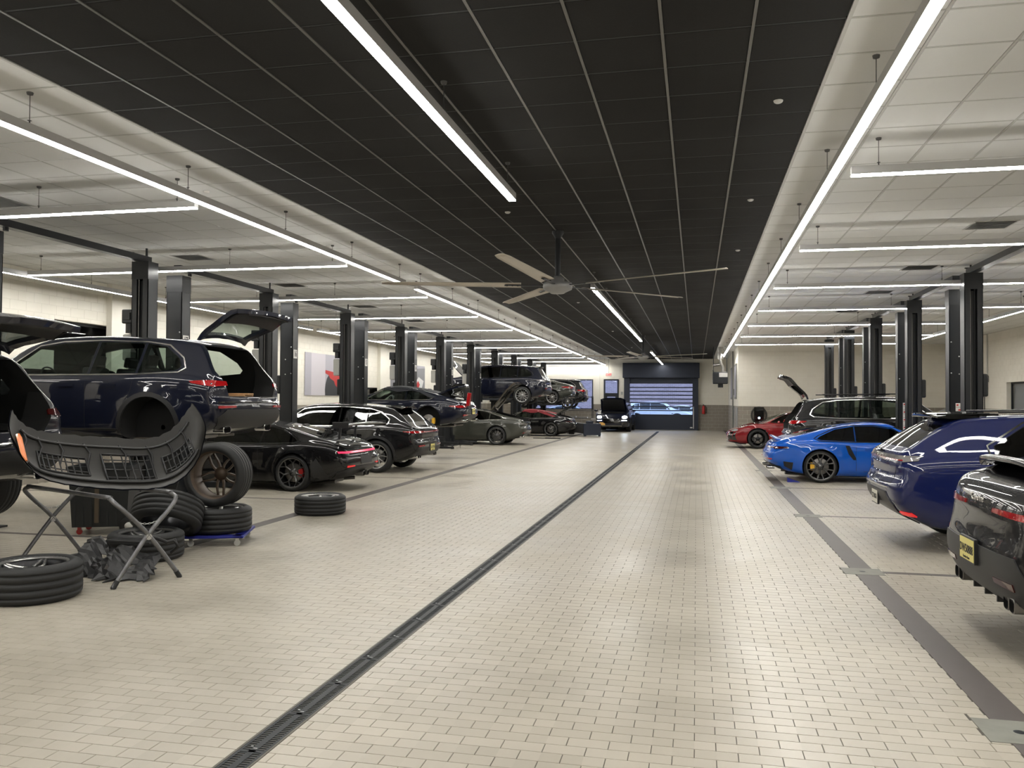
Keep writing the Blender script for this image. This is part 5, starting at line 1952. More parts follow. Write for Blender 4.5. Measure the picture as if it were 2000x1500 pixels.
# car facing the camera at the end of the aisle
t11, bd, _ = car('car', 'dark blue car facing the camera at the far end, headlights on and hood up', (-4.55, 48.75), 1, 'suv', 'p_navy', None, 0,
                 dict(bay=(1.45, 2.15, .80), dlo_mat='gloss_black', face='rim_dark'), res=64)
t11.rotation_euler = (0, 0, -PI / 2)
front_kit(t11, bd, dict(lamp=(.74, .90, .56, .82, 'headlamp_on'), intake=[(-.46, .46, .50, .74), (.54, .80, .40, .56)], drl=(.64, .54, .80, 'headlamp_on')))
hood(t11, bd, 'p_navy', 1.24, 2.2, .72, .70, (1.24, 1.18), -1.0)
decal(bd, t11, 'front_skid', 'trim', [(-.55, .33), (.55, .33), (.55, .37), (-.55, .37)], 'front', .012, .02, .1)
plate(t11, bd, -.52, .46, 'plate_o', None, None, rear=False)

# ---- right side
tr0, bd, _ = car('car', 'black car with yellow plate at the right edge, nearest car on the right', (4.47, 6.72), 1, 'suv', 'p_black', CGR, 0,
                 dict(dlo_mat='gloss_black', clad='plastic', face='rim_dark', rglass='tint_full',
                      spec=dict(even=12, profr=[(.25, .10), (.42, .03), (.56, -.03), (.70, -.035), (.80, -.005), (1.1, .02), (1.3, .03)], zb=[(-2.40, .36), (-2.2, .30), (-1.9, .25), (-1, .24), (1, .24), (2.0, .25), (2.42, .33)],zt=[(-2.40, 1.03), (-2.37, 1.14), (-2.28, 1.19), (-2.1, 1.235), (-1.6, 1.43), (-1.0, 1.585), (-.3, 1.65), (.35, 1.63), (.66, 1.55), (1.28, 1.16), (1.45, 1.12), (2.0, 1.03), (2.28, .94), (2.42, .77)],
                                zs=[(-2.40, .98), (-2.3, 1.03), (-2.0, 1.08), (-1.45, 1.10), (-.7, 1.08), (.3, 1.07), (1.0, 1.07), (1.45, 1.07), (2.0, .98), (2.3, .86), (2.42, .72)],
                                side=[[(.98, 1.145), (.52, 1.47), (.15, 1.53), (-.42, 1.535), (-.42, 1.115), (.9, 1.115)], [(-.47, 1.12), (-.47, 1.53), (-1.2, 1.42), (-1.2, 1.13)]],
                                dlo=[(1.0, 1.125), (.52, 1.50), (.15, 1.555), (-.5, 1.56), (-1.2, 1.455), (-1.75, 1.25), (-1.70, 1.14), (-1.2, 1.11), (.9, 1.09)],
                                rearw=[(-.50, 1.52), (.50, 1.52), (.62, 1.27), (-.62, 1.27)], rearx=(-2.6, -1.0))))
rear_kit(tr0, bd, dict(lamp=(.95, 1.0, .30, .87, -2.10, 'tail_red'), lower=(.34, .71, .86, 'plastic_g'), refl=(.50, .545, .42, .70, 'tail_dark'), tips=[(.54, .385, .050, .050, 2)], tipm='disc'))
m = MB()
n = 18
vs, fs = [], []
for i in range(n + 1):
    f = i / n * 2 - 1
    y = f * .68
    c = 1 - abs(f) ** 4
    for (dx, dz) in ((.26, .0), (.02, .055), (-.03, .045), (-.028, .02), (.05, .0), (.24, -.05)):
        vs.append((-2.30 + dx * (1 if dx > 0 else 1) + .10 * (1 - c), y, 1.285 + dz * c - .06 * (1 - c)))
for i in range(n):
    for k in range(6):
        a, b = i * 6 + k, i * 6 + (k + 1) % 6
        fs.append((a, b, b + 6, a + 6))
fs += [(5, 4, 3, 2, 1, 0), tuple(n * 6 + k for k in range(6))]
m.add(vs, fs, True)
m.build('tail_spoiler', 'p_black', tr0)
plate(tr0, bd, 0, .655, 'plate_y', 'DW50888', 'Garden State', proud=.03)
badge(tr0, bd, 'Cayenne', -.02 + .0, 1.035, .075, 'trim')
for k in range(5):
    MB().box((-2.415, -.5 + k * .25 - .008, .335), (-2.28, -.5 + k * .25 + .008, .40)).build('diffuser_fin', 'plastic', tr0)


tr1, bd, b1 = car('car', 'deep blue car with black roof spoiler beside the bright blue coupe, clear light bar', (4.70, 11.22), 1, 'suv', 'p_deepblue', CGR, 0,
                  dict(dlo_mat='gloss_black', clad='p_deepblue', face='rim_dark', barrel='rim_dark', glass='tint_full', rglass='tint_full',
                       spec=dict(zt=[(-2.40, 1.02), (-2.38, 1.12), (-2.28, 1.19), (-1.82, 1.50), (-1.72, 1.55), (-1.2, 1.60), (-.3, 1.635), (.35, 1.61), (.66, 1.53), (1.28, 1.14), (1.45, 1.10), (2.0, 1.01), (2.28, .92), (2.42, .75)],
                                 profr=[(.25, .22), (.40, .10), (.50, .02), (.60, -.035), (.74, -.05), (.82, -.01), (.9, .015), (1.0, .0), (1.15, .02)],
                                 side=[[(.98, 1.135), (.52, 1.46), (.15, 1.51), (-.42, 1.52), (-.42, 1.105), (.9, 1.105)], [(-.47, 1.105), (-.47, 1.52), (-1.05, 1.47), (-1.42, 1.24), (-1.42, 1.15), (-1.15, 1.11)]],
                                 dlo=[(1.0, 1.115), (.52, 1.485), (.15, 1.535), (-.5, 1.545), (-1.08, 1.50), (-1.50, 1.24), (-1.48, 1.13), (-1.2, 1.09), (.9, 1.08)],
                                 rearw=[(-.56, 1.46), (.56, 1.46), (.68, 1.20), (-.68, 1.20)], rearx=(-2.6, -1.7))))
rear_kit(tr1, bd, dict(bar=(1.045, 1.105, .84, 'tail_clear'), lower=(.31, .67, .66, 'plastic'), refl=(.42, .46, .70, .86, 'reflector_lit'), spoiler=(-1.50, -1.98, 1.575, 1.565, .60, 'gloss_black'), wiper=1.14,
                       seam=[(-.72, 1.03), (-.66, .78), (.66, .78), (.72, 1.03)], crest=(.725, .62, 'trim')))
decal(bd, tr1, 'light_bar', 'tail_red', [(-.84, 1.045), (.84, 1.045), (.84, 1.058), (-.84, 1.058)], 'rear', .014, .01, .05)
decal(bd, tr1, 'corner_light', 'tail_clear', [(-2.22, 1.05), (-2.37, 1.03), (-2.37, 1.09), (-2.20, 1.075)], 'side', .012, .02, .05, both=True)
decal(bd, tr1, 'black_roof', 'gloss_black', [(-1.72, -.50), (-1.72, .50), (.50, .52), (.50, -.52)], 'top', .003, .005, .12)
text_part('lettering', 'PORSCHE', .06, 'trim', tr1, Matrix(((0, 0, -1, bd.hit('rear', 0, 1.085)[0].x - .022), (-1, 0, 0, 0), (0, 1, 0, 1.085), (0, 0, 0, 1))), .003, sx=1.5)
MB().box((-1.95, .57, 1.575), (-1.3, .60, 1.60)).box((-1.95, -.60, 1.575), (-1.3, -.57, 1.60)).tube([(-1.3, .60, 1.62), (.3, .62, 1.655)], .014, 6).tube([(-1.3, -.60, 1.62), (.3, -.62, 1.655)], .014, 6).build('roof_rail', 'gloss_black', tr1)
plate(tr1, bd, 0, .56, 'plate_w', 'T27 MXA', None, proud=.03)

tr2, bd, _ = car('car', 'bright blue coupe with large dark wheels and a side air intake', (3.816, 19.80), 1, 'sport', 'p_blue', CGR, 0,
                 dict(wheel=dict(n=6, kind='leaf'), face='rim_grey', barrel='rim_dark', caliper='yellow_caliper', glass='tint_full', rglass='tint_full', wglass='tint', dlo_mat='gloss_black', rim=.285,
                      spec=dict(flare=.022, w=[(-2.20, .83), (-2.14, .85), (-1.98, .89), (-1.6, .935), (-1.225, .95), (-.75, .925), (-.2, .875), (.5, .865), (1.0, .895), (1.225, .915), (1.6, .89), (1.9, .83), (2.1, .76), (2.2, .69)])))
rear_kit(tr2, bd, dict(bar=(.72, .745, .84, 'tail_dark'), lower=(.22, .40, .80, 'plastic'), refl=(.475, .505, .50, .82, 'reflector'), tips=[(.52, .29, .055, .035, 2)]))
decal(bd, tr2, 'bumper_vent', 'plastic', [(-1.78, .42), (-1.98, .44), (-1.96, .34), (-1.80, .26)], 'side', .008, .01, .07, both=True)
decal(bd, tr2, 'side_intake', 'liner', [(-.72, .80), (-.64, .80), (-.52, .56), (-.50, .50), (-.56, .50), (-.66, .62)], 'side', .006, .012, .05, both=True)
decal(bd, tr2, 'tail_light', 'tail_dark', [(-1.86, .725), (-2.16, .70), (-2.16, .755), (-1.90, .76)], 'side', .012, .02, .05, both=True)
m = MB()
n = 16
vs, fs = [], []
for i in range(n + 1):
    f = i / n * 2 - 1
    y = f * .70
    c = 1 - abs(f) ** 4
    for (dx, dz) in ((.22, -.02), (.0, .05), (-.04, .04), (-.02, .0), (.2, -.06)):
        vs.append((-2.14 + dx + .10 * (1 - c), y, .93 + dz * c - .05 * (1 - c)))
for i in range(n):
    for k in range(5):
        a, b = i * 5 + k, i * 5 + (k + 1) % 5
        fs.append((a, b, b + 5, a + 5))
fs += [(4, 3, 2, 1, 0), tuple(n * 5 + k for k in range(5))]
m.add(vs, fs, True)
m.build('rear_spoiler', 'p_blue', tr2)

tr3, bd, _ = car('car', 'black long-roof car in the right row with tailgate and hood both raised', (4.80, 23.62), 1, 'suv', 'p_black', CGR, .20,
                 dict(hatch=(.80, 1.52), bay=(1.45, 2.15, .80), face='rim_dark', clad='plastic', glass='tint_light'), res=72)
rear_kit(tr3, bd, dict(lamp=(.95, 1.04, .64, .87, -2.05, 'tail_red'), lower=(.40, .62, .80, 'plastic_g'), refl=(.62, .66, .56, .82, 'reflector'), crest=(.70, .84, 'trim'), tips=[(.58, .40, .085, .045, 1)]))
tg, xf = tailgate(tr3, bd, 'p_black', .80, 1.55, (-1.93, 1.57), 1.75, zg=(1.20, 1.50))
hood(tr3, bd, 'p_black', 1.24, 2.2, .72, .68, (1.24, 1.18), -.62)
m = MB().tube([(-1.6, .62, 1.72), (.3, .66, 1.745)], .016, 6).tube([(-1.6, -.62, 1.72), (.3, -.66, 1.745)], .016, 6)
m.build('roof_rail', 'gloss_black', tr3)

tr4, bd, _ = car('car', 'red low car at the far end of the right row, nose towards the aisle', (3.69, 32.95), -1, 'sedan', 'p_red', CGR, 0,
                 dict(wheel=dict(n=5, kind='y'), face='rim_dark', barrel='rim_dark', dlo_mat='gloss_black', glass='tint', clad=None,
                      spec=dict(zf=.3, zt=[(-2.44, .86), (-2.38, .90), (-2.2, .96), (-1.8, 1.06), (-1.1, 1.26), (-.5, 1.35), (0., 1.375), (.4, 1.34), (.66, 1.23), (1.30, .915), (1.5, .86), (2.0, .77), (2.28, .68), (2.42, .55)],
                                zs=[(-2.44, .80), (-2.3, .87), (-1.9, .93), (-1.45, .95), (-.7, .90), (.3, .87), (1.0, .87), (1.45, .90), (1.8, .84), (2.1, .70), (2.3, .58), (2.42, .48)])), res=64)
front_kit(tr4, bd, dict(lamp=(.62, .70, .58, .80, 'headlamp'), intake=[(-.5, .5, .20, .34), (.60, .80, .30, .60)]))
decal(bd, tr4, 'front_lip', 'plastic', [(-.75, .17), (.75, .17), (.72, .24), (-.72, .24)], 'front', .03, .04, .08)

# white cars outside
for i, (x, y, kd, pm, lb) in enumerate([(-2.8, 62, 'suv', 'p_white', 'white car outside, seen through the left half of the roller door'), (3.0, 64, 'sedan', 'p_white', 'white car outside, seen through the right half of the roller door'),
                                       (-9.2, 62, 'sedan', 'p_silver', 'pale car outside, seen low through the window'), (-14.5, 63, 'suv', 'p_white', 'white car outside behind the left part of the window'), (-1.0, 70, 'sedan', 'p_white', 'white car parked farther out behind the roller door')]):
    tt, bd, _ = car('car', lb, (x, y), -1 if i % 2 else 1, kd, pm, 'cars parked outside', 0, dict(solid=True, rglass='tint_full', glass='tint_full', wglass='tint_full'), res=40)


# ================================================================ loose wheels, stands and other things
def loose_wheel(label, loc, rot, R=.385, W=.29, rr=.275, style=None, face='rim_dark', barrel='rim_grey', deep=0., group='wheels taken off and left on the floor', tilt=None):
    t = thing('wheel_assembly', label, 'wheel', loc, 0, group)
    t.rotation_euler = rot
    ty, b_, s_ = rim_meshes(R, rr, W, style or dict(n=5, kind='y'), face, barrel, deep)
    link('tire', ty, t)
    link('rim', b_, t)
    link('spokes', s_, t)
    return t


FLAT = (PI / 2, 0, 0)      # outer face up
loose_wheel('wheel lying flat nearest the camera at the left edge, dark spokes with bright edges', (-5.58, 6.18, .155), (PI / 2, 0, .4), R=.39, W=.31, style=dict(n=5, kind='double', gap=.9), face='rim_silver', barrel='rim_dark')
loose_wheel('wheel lying flat under the right end of the tube stand, spokes facing up', (-5.78, 7.98, .145), (PI / 2, 0, 1.2), R=.385, W=.29, style=dict(n=5, kind='double', gap=.9), face='rim_silver', barrel='rim_dark')
loose_wheel('black wheel leaning on the flat wheel behind the tube stand, tread towards the camera', (-5.90, 8.52, .40), (PI / 2 - .55, .0, .25), R=.39, W=.31, style=dict(n=5, kind='y'), face='rim_dark', barrel='rim_dark')
loose_wheel('wheel lying flat on the blue wheeled dolly, carrying the upright wheel', (-5.62, 9.12, .275), FLAT, R=.385, W=.29, style=dict(n=7, kind='single'), face='rim_silver', barrel='rim_grey')
loose_wheel('wheel standing upright on top of the wheel on the blue dolly, brown inside', (-5.62, 9.10, .808), (0, .06, .10), R=.385, W=.31, rr=.285, style=dict(n=5, kind='double', gap=.8), face='rim_brown', barrel='rim_brown')
t = loose_wheel('single wheel lying flat on the floor strip behind the winged coupe', (-5.53, 11.72, .14), FLAT, R=.38, W=.28, style=dict(n=7, kind='single'), face='rim_silver', barrel='rim_grey')

# blue dolly
t = thing('wheel_dolly', 'blue dolly with swivel casters carrying two car wheels', 'dolly', (-5.62, 9.12, 0), .35)
MB().box((-.30, -.40, .095), (.34, -.28, .125), 0, None, .005).box((-.30, .28, .095), (.34, .40, .125), 0, None, .005).box((.24, -.40, .095), (.36, .40, .125), 0, None, .005).box((-.30, -.40, .095), (-.18, .40, .125), 0, None, .005).build('frame', 'blue_dolly', t)
for x, y in ((.28, -.34), (.28, .34), (-.24, -.34), (-.24, .34)):
    m = MB().cyl((x, y - .012, .035), .035, .024, 14, 0, 'y').box((x - .018, y - .017, .03), (x + .018, y - .013, .09), 1).box((x - .018, y + .013, .03), (x + .018, y + .017, .09), 1).box((x - .022, y - .02, .086), (x + .022, y + .02, .095), 1)
    m.build('caster', ['tank', 'bolt'], t)

# folding tube stand
t = thing('tube_stand', 'folding crossed grey tube stand with chains under the removed bumper cover', 'stand', (0, 0, 0))
A0, A1 = Vector((-4.98, 6.90, 0)), Vector((-6.68, 7.66, 0))
dv = (A1 - A0).normalized()
pv = Vector((-dv.y, dv.x, 0))
if pv.y > 0:
    pv = -pv
for q, s in ((0, 1), (1, -1)):
    foot0, foot1 = A0 - pv * .33 * s, A1 - pv * .33 * s
    top0, top1 = A0 + pv * .30 * s, A1 + pv * .30 * s
    H = .79
    pth = [foot0, foot0.lerp(top0, .5) + Vector((0, 0, .42)), foot0.lerp(top0, .85) + Vector((0, 0, .65)), top0 + dv * .04 + Vector((0, 0, .75)), top0 + dv * .14 + Vector((0, 0, H)), top0 + dv * .24 + Vector((0, 0, H + .005)),
           top1 - dv * .24 + Vector((0, 0, H + .005)), top1 - dv * .14 + Vector((0, 0, H)), top1 - dv * .04 + Vector((0, 0, .75)), foot1.lerp(top1, .85) + Vector((0, 0, .65)), foot1.lerp(top1, .5) + Vector((0, 0, .42)), foot1]
    pth = [Vector(p) + Vector((0, 0, .012)) for p in pth]
    sp_ = catmull([tuple(p) for p in pth], 4)
    MB().tube([Vector(p) for p in sp_], .021, 10).build('tube_frame', 'tube_grey', t)
    for p in (pth[0], pth[-1]):
        MB().tube([p + Vector((0, 0, -.012)), p + Vector((0, 0, .0)) + (pth[1] - pth[0]).normalized() * .07], .025, 8).build('rubber_foot', 'rubber', t)
for (P0, e) in ((A0, 0), (A1, 1)):
    a = P0 + pv * .165 + Vector((0, 0, .60))
    b = P0 - pv * .165 + Vector((0, 0, .60))
    m = MB()
    for k in range(14):
        f = (k + .5) / 14
        c = a.lerp(b, f) + Vector((0, 0, -.05 * math.sin(PI * f)))
        ring = [(.014 * math.cos(x_), .0075 * math.sin(x_), 0) for x_ in [2 * PI * j / 8 for j in range(8)]]
        mx = Matrix.Translation(c) @ (a - b).to_track_quat('X', 'Z').to_matrix().to_4x4() @ Matrix.Rotation(PI / 2 * (k % 2), 4, 'X')
        m.tube(ring, .0025, 4, 0, mx, True)
    m.build('chain', 'bolt', t)
    m = MB().tube([P0 + Vector((0, 0, .43)) - dv * .02, P0 + Vector((0, 0, .43)) + dv * .02], .03, 8)
    m.build('pivot', 'bolt', t)

# removed bumper cover, nose down on the stand: an upward opening U
bc = thing('bumper_cover', 'black front bumper cover resting nose down on the tube stand, inner side showing', 'bumper cover', (0, 0, 0))
cd = Vector((.50, .866, 0)).normalized()
cn = Vector((.866 * .62, -.50 * .62, -.785)).normalized()
cc = Vector((-5.55, 7.16, 0))


def cov(u, v, off=0.):
    """u -1..1 from near wing to far wing, v 0..1 across the cover's height; off: towards the inside"""
    a = u * 1.45
    w_, d_ = .90, .50
    k = abs(math.sin(a)) ** 1.0
    x = w_ * math.copysign(min(1, abs(math.sin(a)) ** .85), a)
    z = d_ * (1 - math.cos(a) ** 1.0) ** 1.25
    flare_ = .10 * (abs(u) ** 2)
    vv = (v - .5) * (.62 - .10 * abs(u))
    bow = .07 * math.cos(PI * (v - .5))
    p = cc + cd * (x * (1 + flare_ * .3)) + cn * (vv + .04 * math.sin(u * 5))
    n = Vector((0, 0, 0)) + cd * (-math.sin(a)) + Vector((0, 0, math.cos(a)))
    p = p + Vector((0, 0, (.82 + .20) + z)) + n * (off - bow + .055)
    return p


NU, NV = 40, 12
holes_ = lambda i, j: (9 <= i <= 16 and 4 <= j <= 7) or (19 <= i <= 24 and 3 <= j <= 8) or (27 <= i <= 33 and 4 <= j <= 7)
for nm, off, mt in (('outer_skin', 0., 'p_nearblack'), ('inner_skin', .012, 'dirty_plastic')):
    vs, fs = [], []
    for i in range(NU + 1):
        for j in range(NV + 1):
            u = i / NU * 2 - 1
            v = j / NV
            # wheel arch cut and ragged flange
            if abs(u) > .80:
                v = .5 + (v - .5) * (1 - 1.6 * (abs(u) - .80))
                v -= .55 * (abs(u) - .80)
            rg = .012 * math.sin(i * 2.3 + j) if j in (0, NV) else 0
            vs.append(cov(u, v + rg, off))
    for i in range(NU):
        for j in range(NV):
            if holes_(i, j):
                continue
            a = i * (NV + 1) + j
            fs.append((a, a + 1, a + NV + 2, a + NV + 1) if off == 0 else (a, a + NV + 1, a + NV + 2, a + 1))
    link(nm, mkmesh(nm, vs, fs, mt, None, True), bc)
m = MB()
for (i0, i1, j0, j1) in ((9, 17, 4, 8), (19, 25, 3, 9), (27, 34, 4, 8)):
    pts = [cov(i / NU * 2 - 1, j0 / NV, .015) for i in range(i0, i1 + 1)] + [cov(i / NU * 2 - 1, j1 / NV, .015) for i in range(i1, i0 - 1, -1)]
    m.tube(pts, .010, 5, 0, None, True)
    for i in range(i0 + 1, i1):
        m.tube([cov(i / NU * 2 - 1, j0 / NV, .01), cov(i / NU * 2 - 1, j1 / NV, .01)], .007, 5)
    for j in range(j0 + 1, j1, 2):
        m.tube([cov(i / NU * 2 - 1, j / NV, .012) for i in range(i0, i1 + 1)], .006, 5)
m.build('grille_frame', 'plastic', bc)
m = MB()
for j in (2, 10):
    m.tube([cov(u_ / 20 - 1, j / NV, .03) for u_ in range(4, 37)], .013, 6)
for i in range(5, 37, 4):
    m.tube([cov(i / NU * 2 - 1, .12, .02), cov(i / NU * 2 - 1 + .03, .3, .05), cov(i / NU * 2 - 1, .5, .02)], .009, 5)
m.build('inner_rib', 'plastic', bc)
m = MB()
for e in (-1, 1):
    for k in range(6):
        u = e * (.70 + .05 * k)
        m.lathe([(.010, 0), (.010, .008), (0, .01)], 8, 0, Matrix.Translation(cov(u, .07 + .02 * k, -.01)) @ cd.to_track_quat('Z', 'Y').to_matrix().to_4x4())
m.build('clip', 'bolt', bc)
vs = [cov(u, v, o_) for o_ in (.012, .030) for (u, v) in ((-.84, .28), (-.81, .24), (-.76, .26), (-.76, .74), (-.80, .78), (-.84, .74))]
link('side_marker', mkmesh('side_marker', vs, [(0, 1, 2, 3, 4, 5)] + [(11, 10, 9, 8, 7, 6)] + [(i, (i + 1) % 6, (i + 1) % 6 + 6, i + 6) for i in range(6)], 'orange'), bc)

# torn liner and splash shield below the stand
rnd = random.Random(3)
vs, fs = [], []
n1, n2 = 16, 12
for i in range(n1 + 1):
    for j in range(n2 + 1):
        f, g = i / n1, j / n2
        x = lerp(-5.95, -5.10, f) + .10 * g + rnd.uniform(-.012, .012)
        y = rnd.uniform(-.015, .015) + 7.30 - .38 * g + .05 * math.sin(f * 9)
        z = max(.006, rnd.uniform(-.018, .018) + .30 * (1 - g) ** .8 + .035 * math.sin(f * 14 + g * 3) * (1 - .5 * g) - .12 * f * (1 - g))
        if j == n2:
            y += .06 * math.sin(i * 2.6) - .05 * (i % 2)
        if i in (0, n1):
            x += .03 * math.sin(j * 3.1)
        vs.append((x, y, z))
for i in range(n1):
    for j in range(n2):
        if (i, j) in ((4, 4), (5, 4), (10, 6), (11, 6), (7, 8)):
            continue
        a = i * (n2 + 1) + j
        fs.append((a, a + n2 + 1, a + n2 + 2, a + 1))
me = mkmesh('fender_liner', vs, fs, 'plastic', None, False)
o = link('fender_liner', me)
sd = o.modifiers.new('s', 'SOLIDIFY')
sd.thickness = .006
tag(o, 'torn black plastic fender liner under the right end of the tube stand', 'car part')
m = MB()
pts = [(-6.45, 7.15, .10), (-6.2, 7.25, .09), (-6.0, 7.3, .12), (-5.9, 7.25, .16)]
for k in range(3):
    m.tube([(p[0], p[1] + .07 * k, p[2] - .03 * abs(k - 1)) for p in pts], [.03, .04, .05, .04], 8)
m.box((-6.45, 7.12, .0), (-5.9, 7.34, .02))
o = m.build('air_duct', 'plastic')
tag(o, 'flattened black plastic air duct lying between the nearest wheel and the torn liner', 'car part')
m = MB()
m.tube([(-5.35, 7.42, .34), (-5.2, 7.38, .33), (-5.08, 7.36, .30), (-5.0, 7.36, .33), (-4.97, 7.37, .26), (-5.05, 7.38, .2)], .018, 8)
m.box((-5.75, 7.32, .28), (-5.25, 7.50, .305), 0, None, .008)
o = m.build('bracket', 'plastic')
tag(o, 'black plastic bracket with a curved hook lying on the torn liner', 'car part')
o.location = (0, -.02, 0)

# wheeled refuse bin
t = thing('wheeled_bin', 'black wheeled bin with a brown stripe and red casters behind the tube stand', 'bin', (-7.42, 9.42, 0), .42)
bw, bd_ = .36, .33
m = MB()
ringb = [(-bw, -bd_), (bw, -bd_), (bw, bd_), (-bw, bd_)]
vs = [(x * .88, y * .88, .10) for x, y in ringb] + [(x, y, .84) for x, y in ringb] + [(x * .94, y * .94, .84) for x, y in ringb] + [(x * .84, y * .84, .14) for x, y in ringb]
fs = [(3, 2, 1, 0), (12, 13, 14, 15)]
for k in range(4):
    q = (k + 1) % 4
    fs += [(k, q, q + 4, k + 4), (k + 4, q + 4, q + 8, k + 8), (k + 8, q + 8, q + 12, k + 12)]
m.add(vs, fs)
m.box((-bw - .02, -bd_ - .02, .82), (bw + .02, -bd_ + .02, .86)).box((-bw - .02, bd_ - .02, .82), (bw + .02, bd_ + .02, .86)).box((-bw - .02, -bd_, .82), (-bw + .02, bd_, .86)).box((bw - .02, -bd_, .82), (bw + .02, bd_, .86))
for k in range(7):
    x = lerp(-bw * .8, bw * .8, k / 6)
    m.box((x - .012, -bd_ * .90 - .012, .12), (x + .012, -bd_ * .93, .78))
m.build('tub', 'bin_black', t)
MB().box((-.045, -bd_ * .985 - .022, .16), (.0, -bd_ * .90, .80)).build('stripe', 'tape', t)
for s in (-1, 1):
    m = MB().lathe([(.05, -.03), (.10, -.03), (.115, -.015), (.115, .015), (.10, .03), (.05, .03)], 20, 0, Matrix.Translation((bw + .0, s * .34, .115)), 'y').lathe([(0, -.034), (.048, -.032), (.048, .032), (0, .034)], 16, 1, Matrix.Translation((bw + .0, s * .34, .115)), 'y')
    m.build('rear_wheel', ['rubber', 'sign_white'], t)
    m = MB().box((-bw * .7 - .02, s * .2 - .02, .05), (-bw * .7 + .02, s * .2 + .02, .11), 0).cyl((-bw * .7, s * .2 - .012, .035), .035, .024, 12, 1, 'y')
    m.build('caster', ['ext_red', 'ext_red'], t)

# things in the open trunk of the dark blue car
m = MB().box((-.28, -.20, 0), (.28, .20, .035), 0, None, .004).box((-.26, -.17, .036), (.30, .20, .062), 0, Matrix.Rotation(.12, 4, 'Z'), .004)
o = m.build('cardboard_box', 'cardboard', None, (-6.60, 10.95, .93 + .805), (0, 0, .2))
tag(o, 'flattened brown cardboard in the open trunk of the lifted dark blue car', 'cardboard box')
vs, fs = [], []
for i in range(13):
    for j in range(9):
        x, y = (i / 12 - .5) * .34, (j / 8 - .5) * .26
        r = max(0, 1 - (x / .18) ** 2 - (y / .14) ** 2)
        vs.append((x, y, .004 + .09 * r ** .6 * (1 + .5 * math.sin(i * 1.7) * math.cos(j * 1.3))))
for i in range(12):
    for j in range(8):
        a = i * 9 + j
        fs.append((a, a + 9, a + 10, a + 1))
o = link('cloth', mkmesh('cloth', vs, fs, 'blue_cloth', None, True), None, (-6.95, 10.62, .93 + .80))
tag(o, 'crumpled blue cloth behind the cardboard in the open trunk', 'cloth')

# blue wheel chock by the bright blue coupe
o = MB().prism([(-.13, 0), (.13, 0), (-.13, .09)], -.08, .08).build('wheel_chock', 'blue_dolly', None, (2.05, 18.95, 0))
tag(o, 'small blue wheel chock on the floor behind the bright blue coupe', 'wheel chock')

# back of the left side: cart, rack and parts on the floor
t = thing('tool_cart', 'dark blue boxy cart with black parts on top near the far headlights', 'cart', (-4.95, 40.6, 0), .15)
MB().box((-.42, -.30, .06), (.42, .30, .62), 0, None, .02).box((-.30, -.25, .62), (.05, .22, .74), 0, None, .03).box((-.40, -.28, .0), (-.30, .28, .06)).box((.30, -.28, .0), (.40, .28, .06)).build('cart_body', 'door_navy', t)
MB().box((-.05, -.22, .74), (.18, .2, .86), 0, None, .02).build('case', 'cabinet', t)
o = MB().box((-.38, -.28, .02), (.30, .28, .52), 0, Rm('Y', .12), .03).box((-.62, -.2, .0), (-.34, .2, .24), 0, Rm('X', .2), .02).prism([(-.70, .0), (-.35, 0), (-.3, .46), (-.48, .30), (-.60, .16)], -.26, .26).build('bumper_part', 'plastic', None, (-5.62, 41.75, .0))
tag(o, 'jagged black bumper part on the floor behind the car with the red roof', 'car part')
o.location.z = .08
t = thing('wire_rack', 'tall thin black rack frame in front of the far window', 'rack', (-6.0, 43.2, 0))
m = MB()
for x in (-.75, .75):
    for y in (-.25, .25):
        MB().tube([(x, y, 0), (x, y, 1.95)], .018, 6).build('upright', 'black_metal', t)
for z in (.35, .8, 1.2, 1.9):
    MB().box((-.75, -.25, z), (.75, .25, z + .03)).build('shelf', 'black_metal', t)
MB().box((-.6, -.2, .83), (-.1, .2, .93), 0, None, .02).box((0, -.15, .83), (.5, .15, .88)).build('part_tray', 'cabinet', t)
o = MB().box((-.35, -.10, .0), (.35, .10, .05), 0, None, .02).box((-.9, -.03, .0), (-.3, .03, .03)).build('creeper', 'plastic', None, (-6.3, 37.2, 0))
tag(o, 'low flat black pad on the floor strip beside the car with the red roof', 'floor pad')

# workbench by the left wall
t = thing('workbench', 'pale topped workbench against the left wall behind the lifts', 'workbench', (XL + .40, 24.3, 0))
MB().box((-.36, -1.3, .90), (.38, 1.3, .95), 0, None, .01).build('bench_top', 'fan_blade', t)
MB().box((-.34, -1.25, 0), (.30, 1.25, .90)).build('cabinet', 'cabinet', t)
dm = MB().box((.30, -.39, .02), (.32, .39, .26), 0).box((.32, -.2, .20), (.335, .2, .215), 1).mesh('drawer', ['wall_metal', 'bolt'])
for k in range(3):
    for q in range(3):
        link('drawer', dm, t, (0, -.82 + .82 * k, q * .29))
o = MB().box((-.02, -.25, .0), (.0, .25, .36), 0, Rm('Y', -.12), .01).box((-.08, -.1, -.01), (.08, .1, .005)).build('monitor', 'black_metal', None, (XL + .45, 24.6, .957))
tag(o, 'small dark computer screen on the workbench at the left wall', 'monitor')
for k, (y, h_) in enumerate(((26.2, .0), (27.1, .0))):
    t = thing('work_stool', ['round black stool beside the workbench, nearer one', 'round black stool beside the workbench, farther one'][k], 'stool', (XL + 1.1, y, 0), 0, 'black stools by the left wall')
    MB().lathe([(0, .72), (.17, .72), (.19, .69), (.17, .65), (0, .64)], 16).build('seat', 'rubber', t)
    MB().tube([(0, 0, .1), (0, 0, .65)], .025, 8).build('post', 'bolt', t)
    for a in range(5):
        MB().tube([(0, 0, .12), (.25 * math.cos(a * 1.2566), .25 * math.sin(a * 1.2566), .035)], .016, 6).build('leg', 'bolt', t)


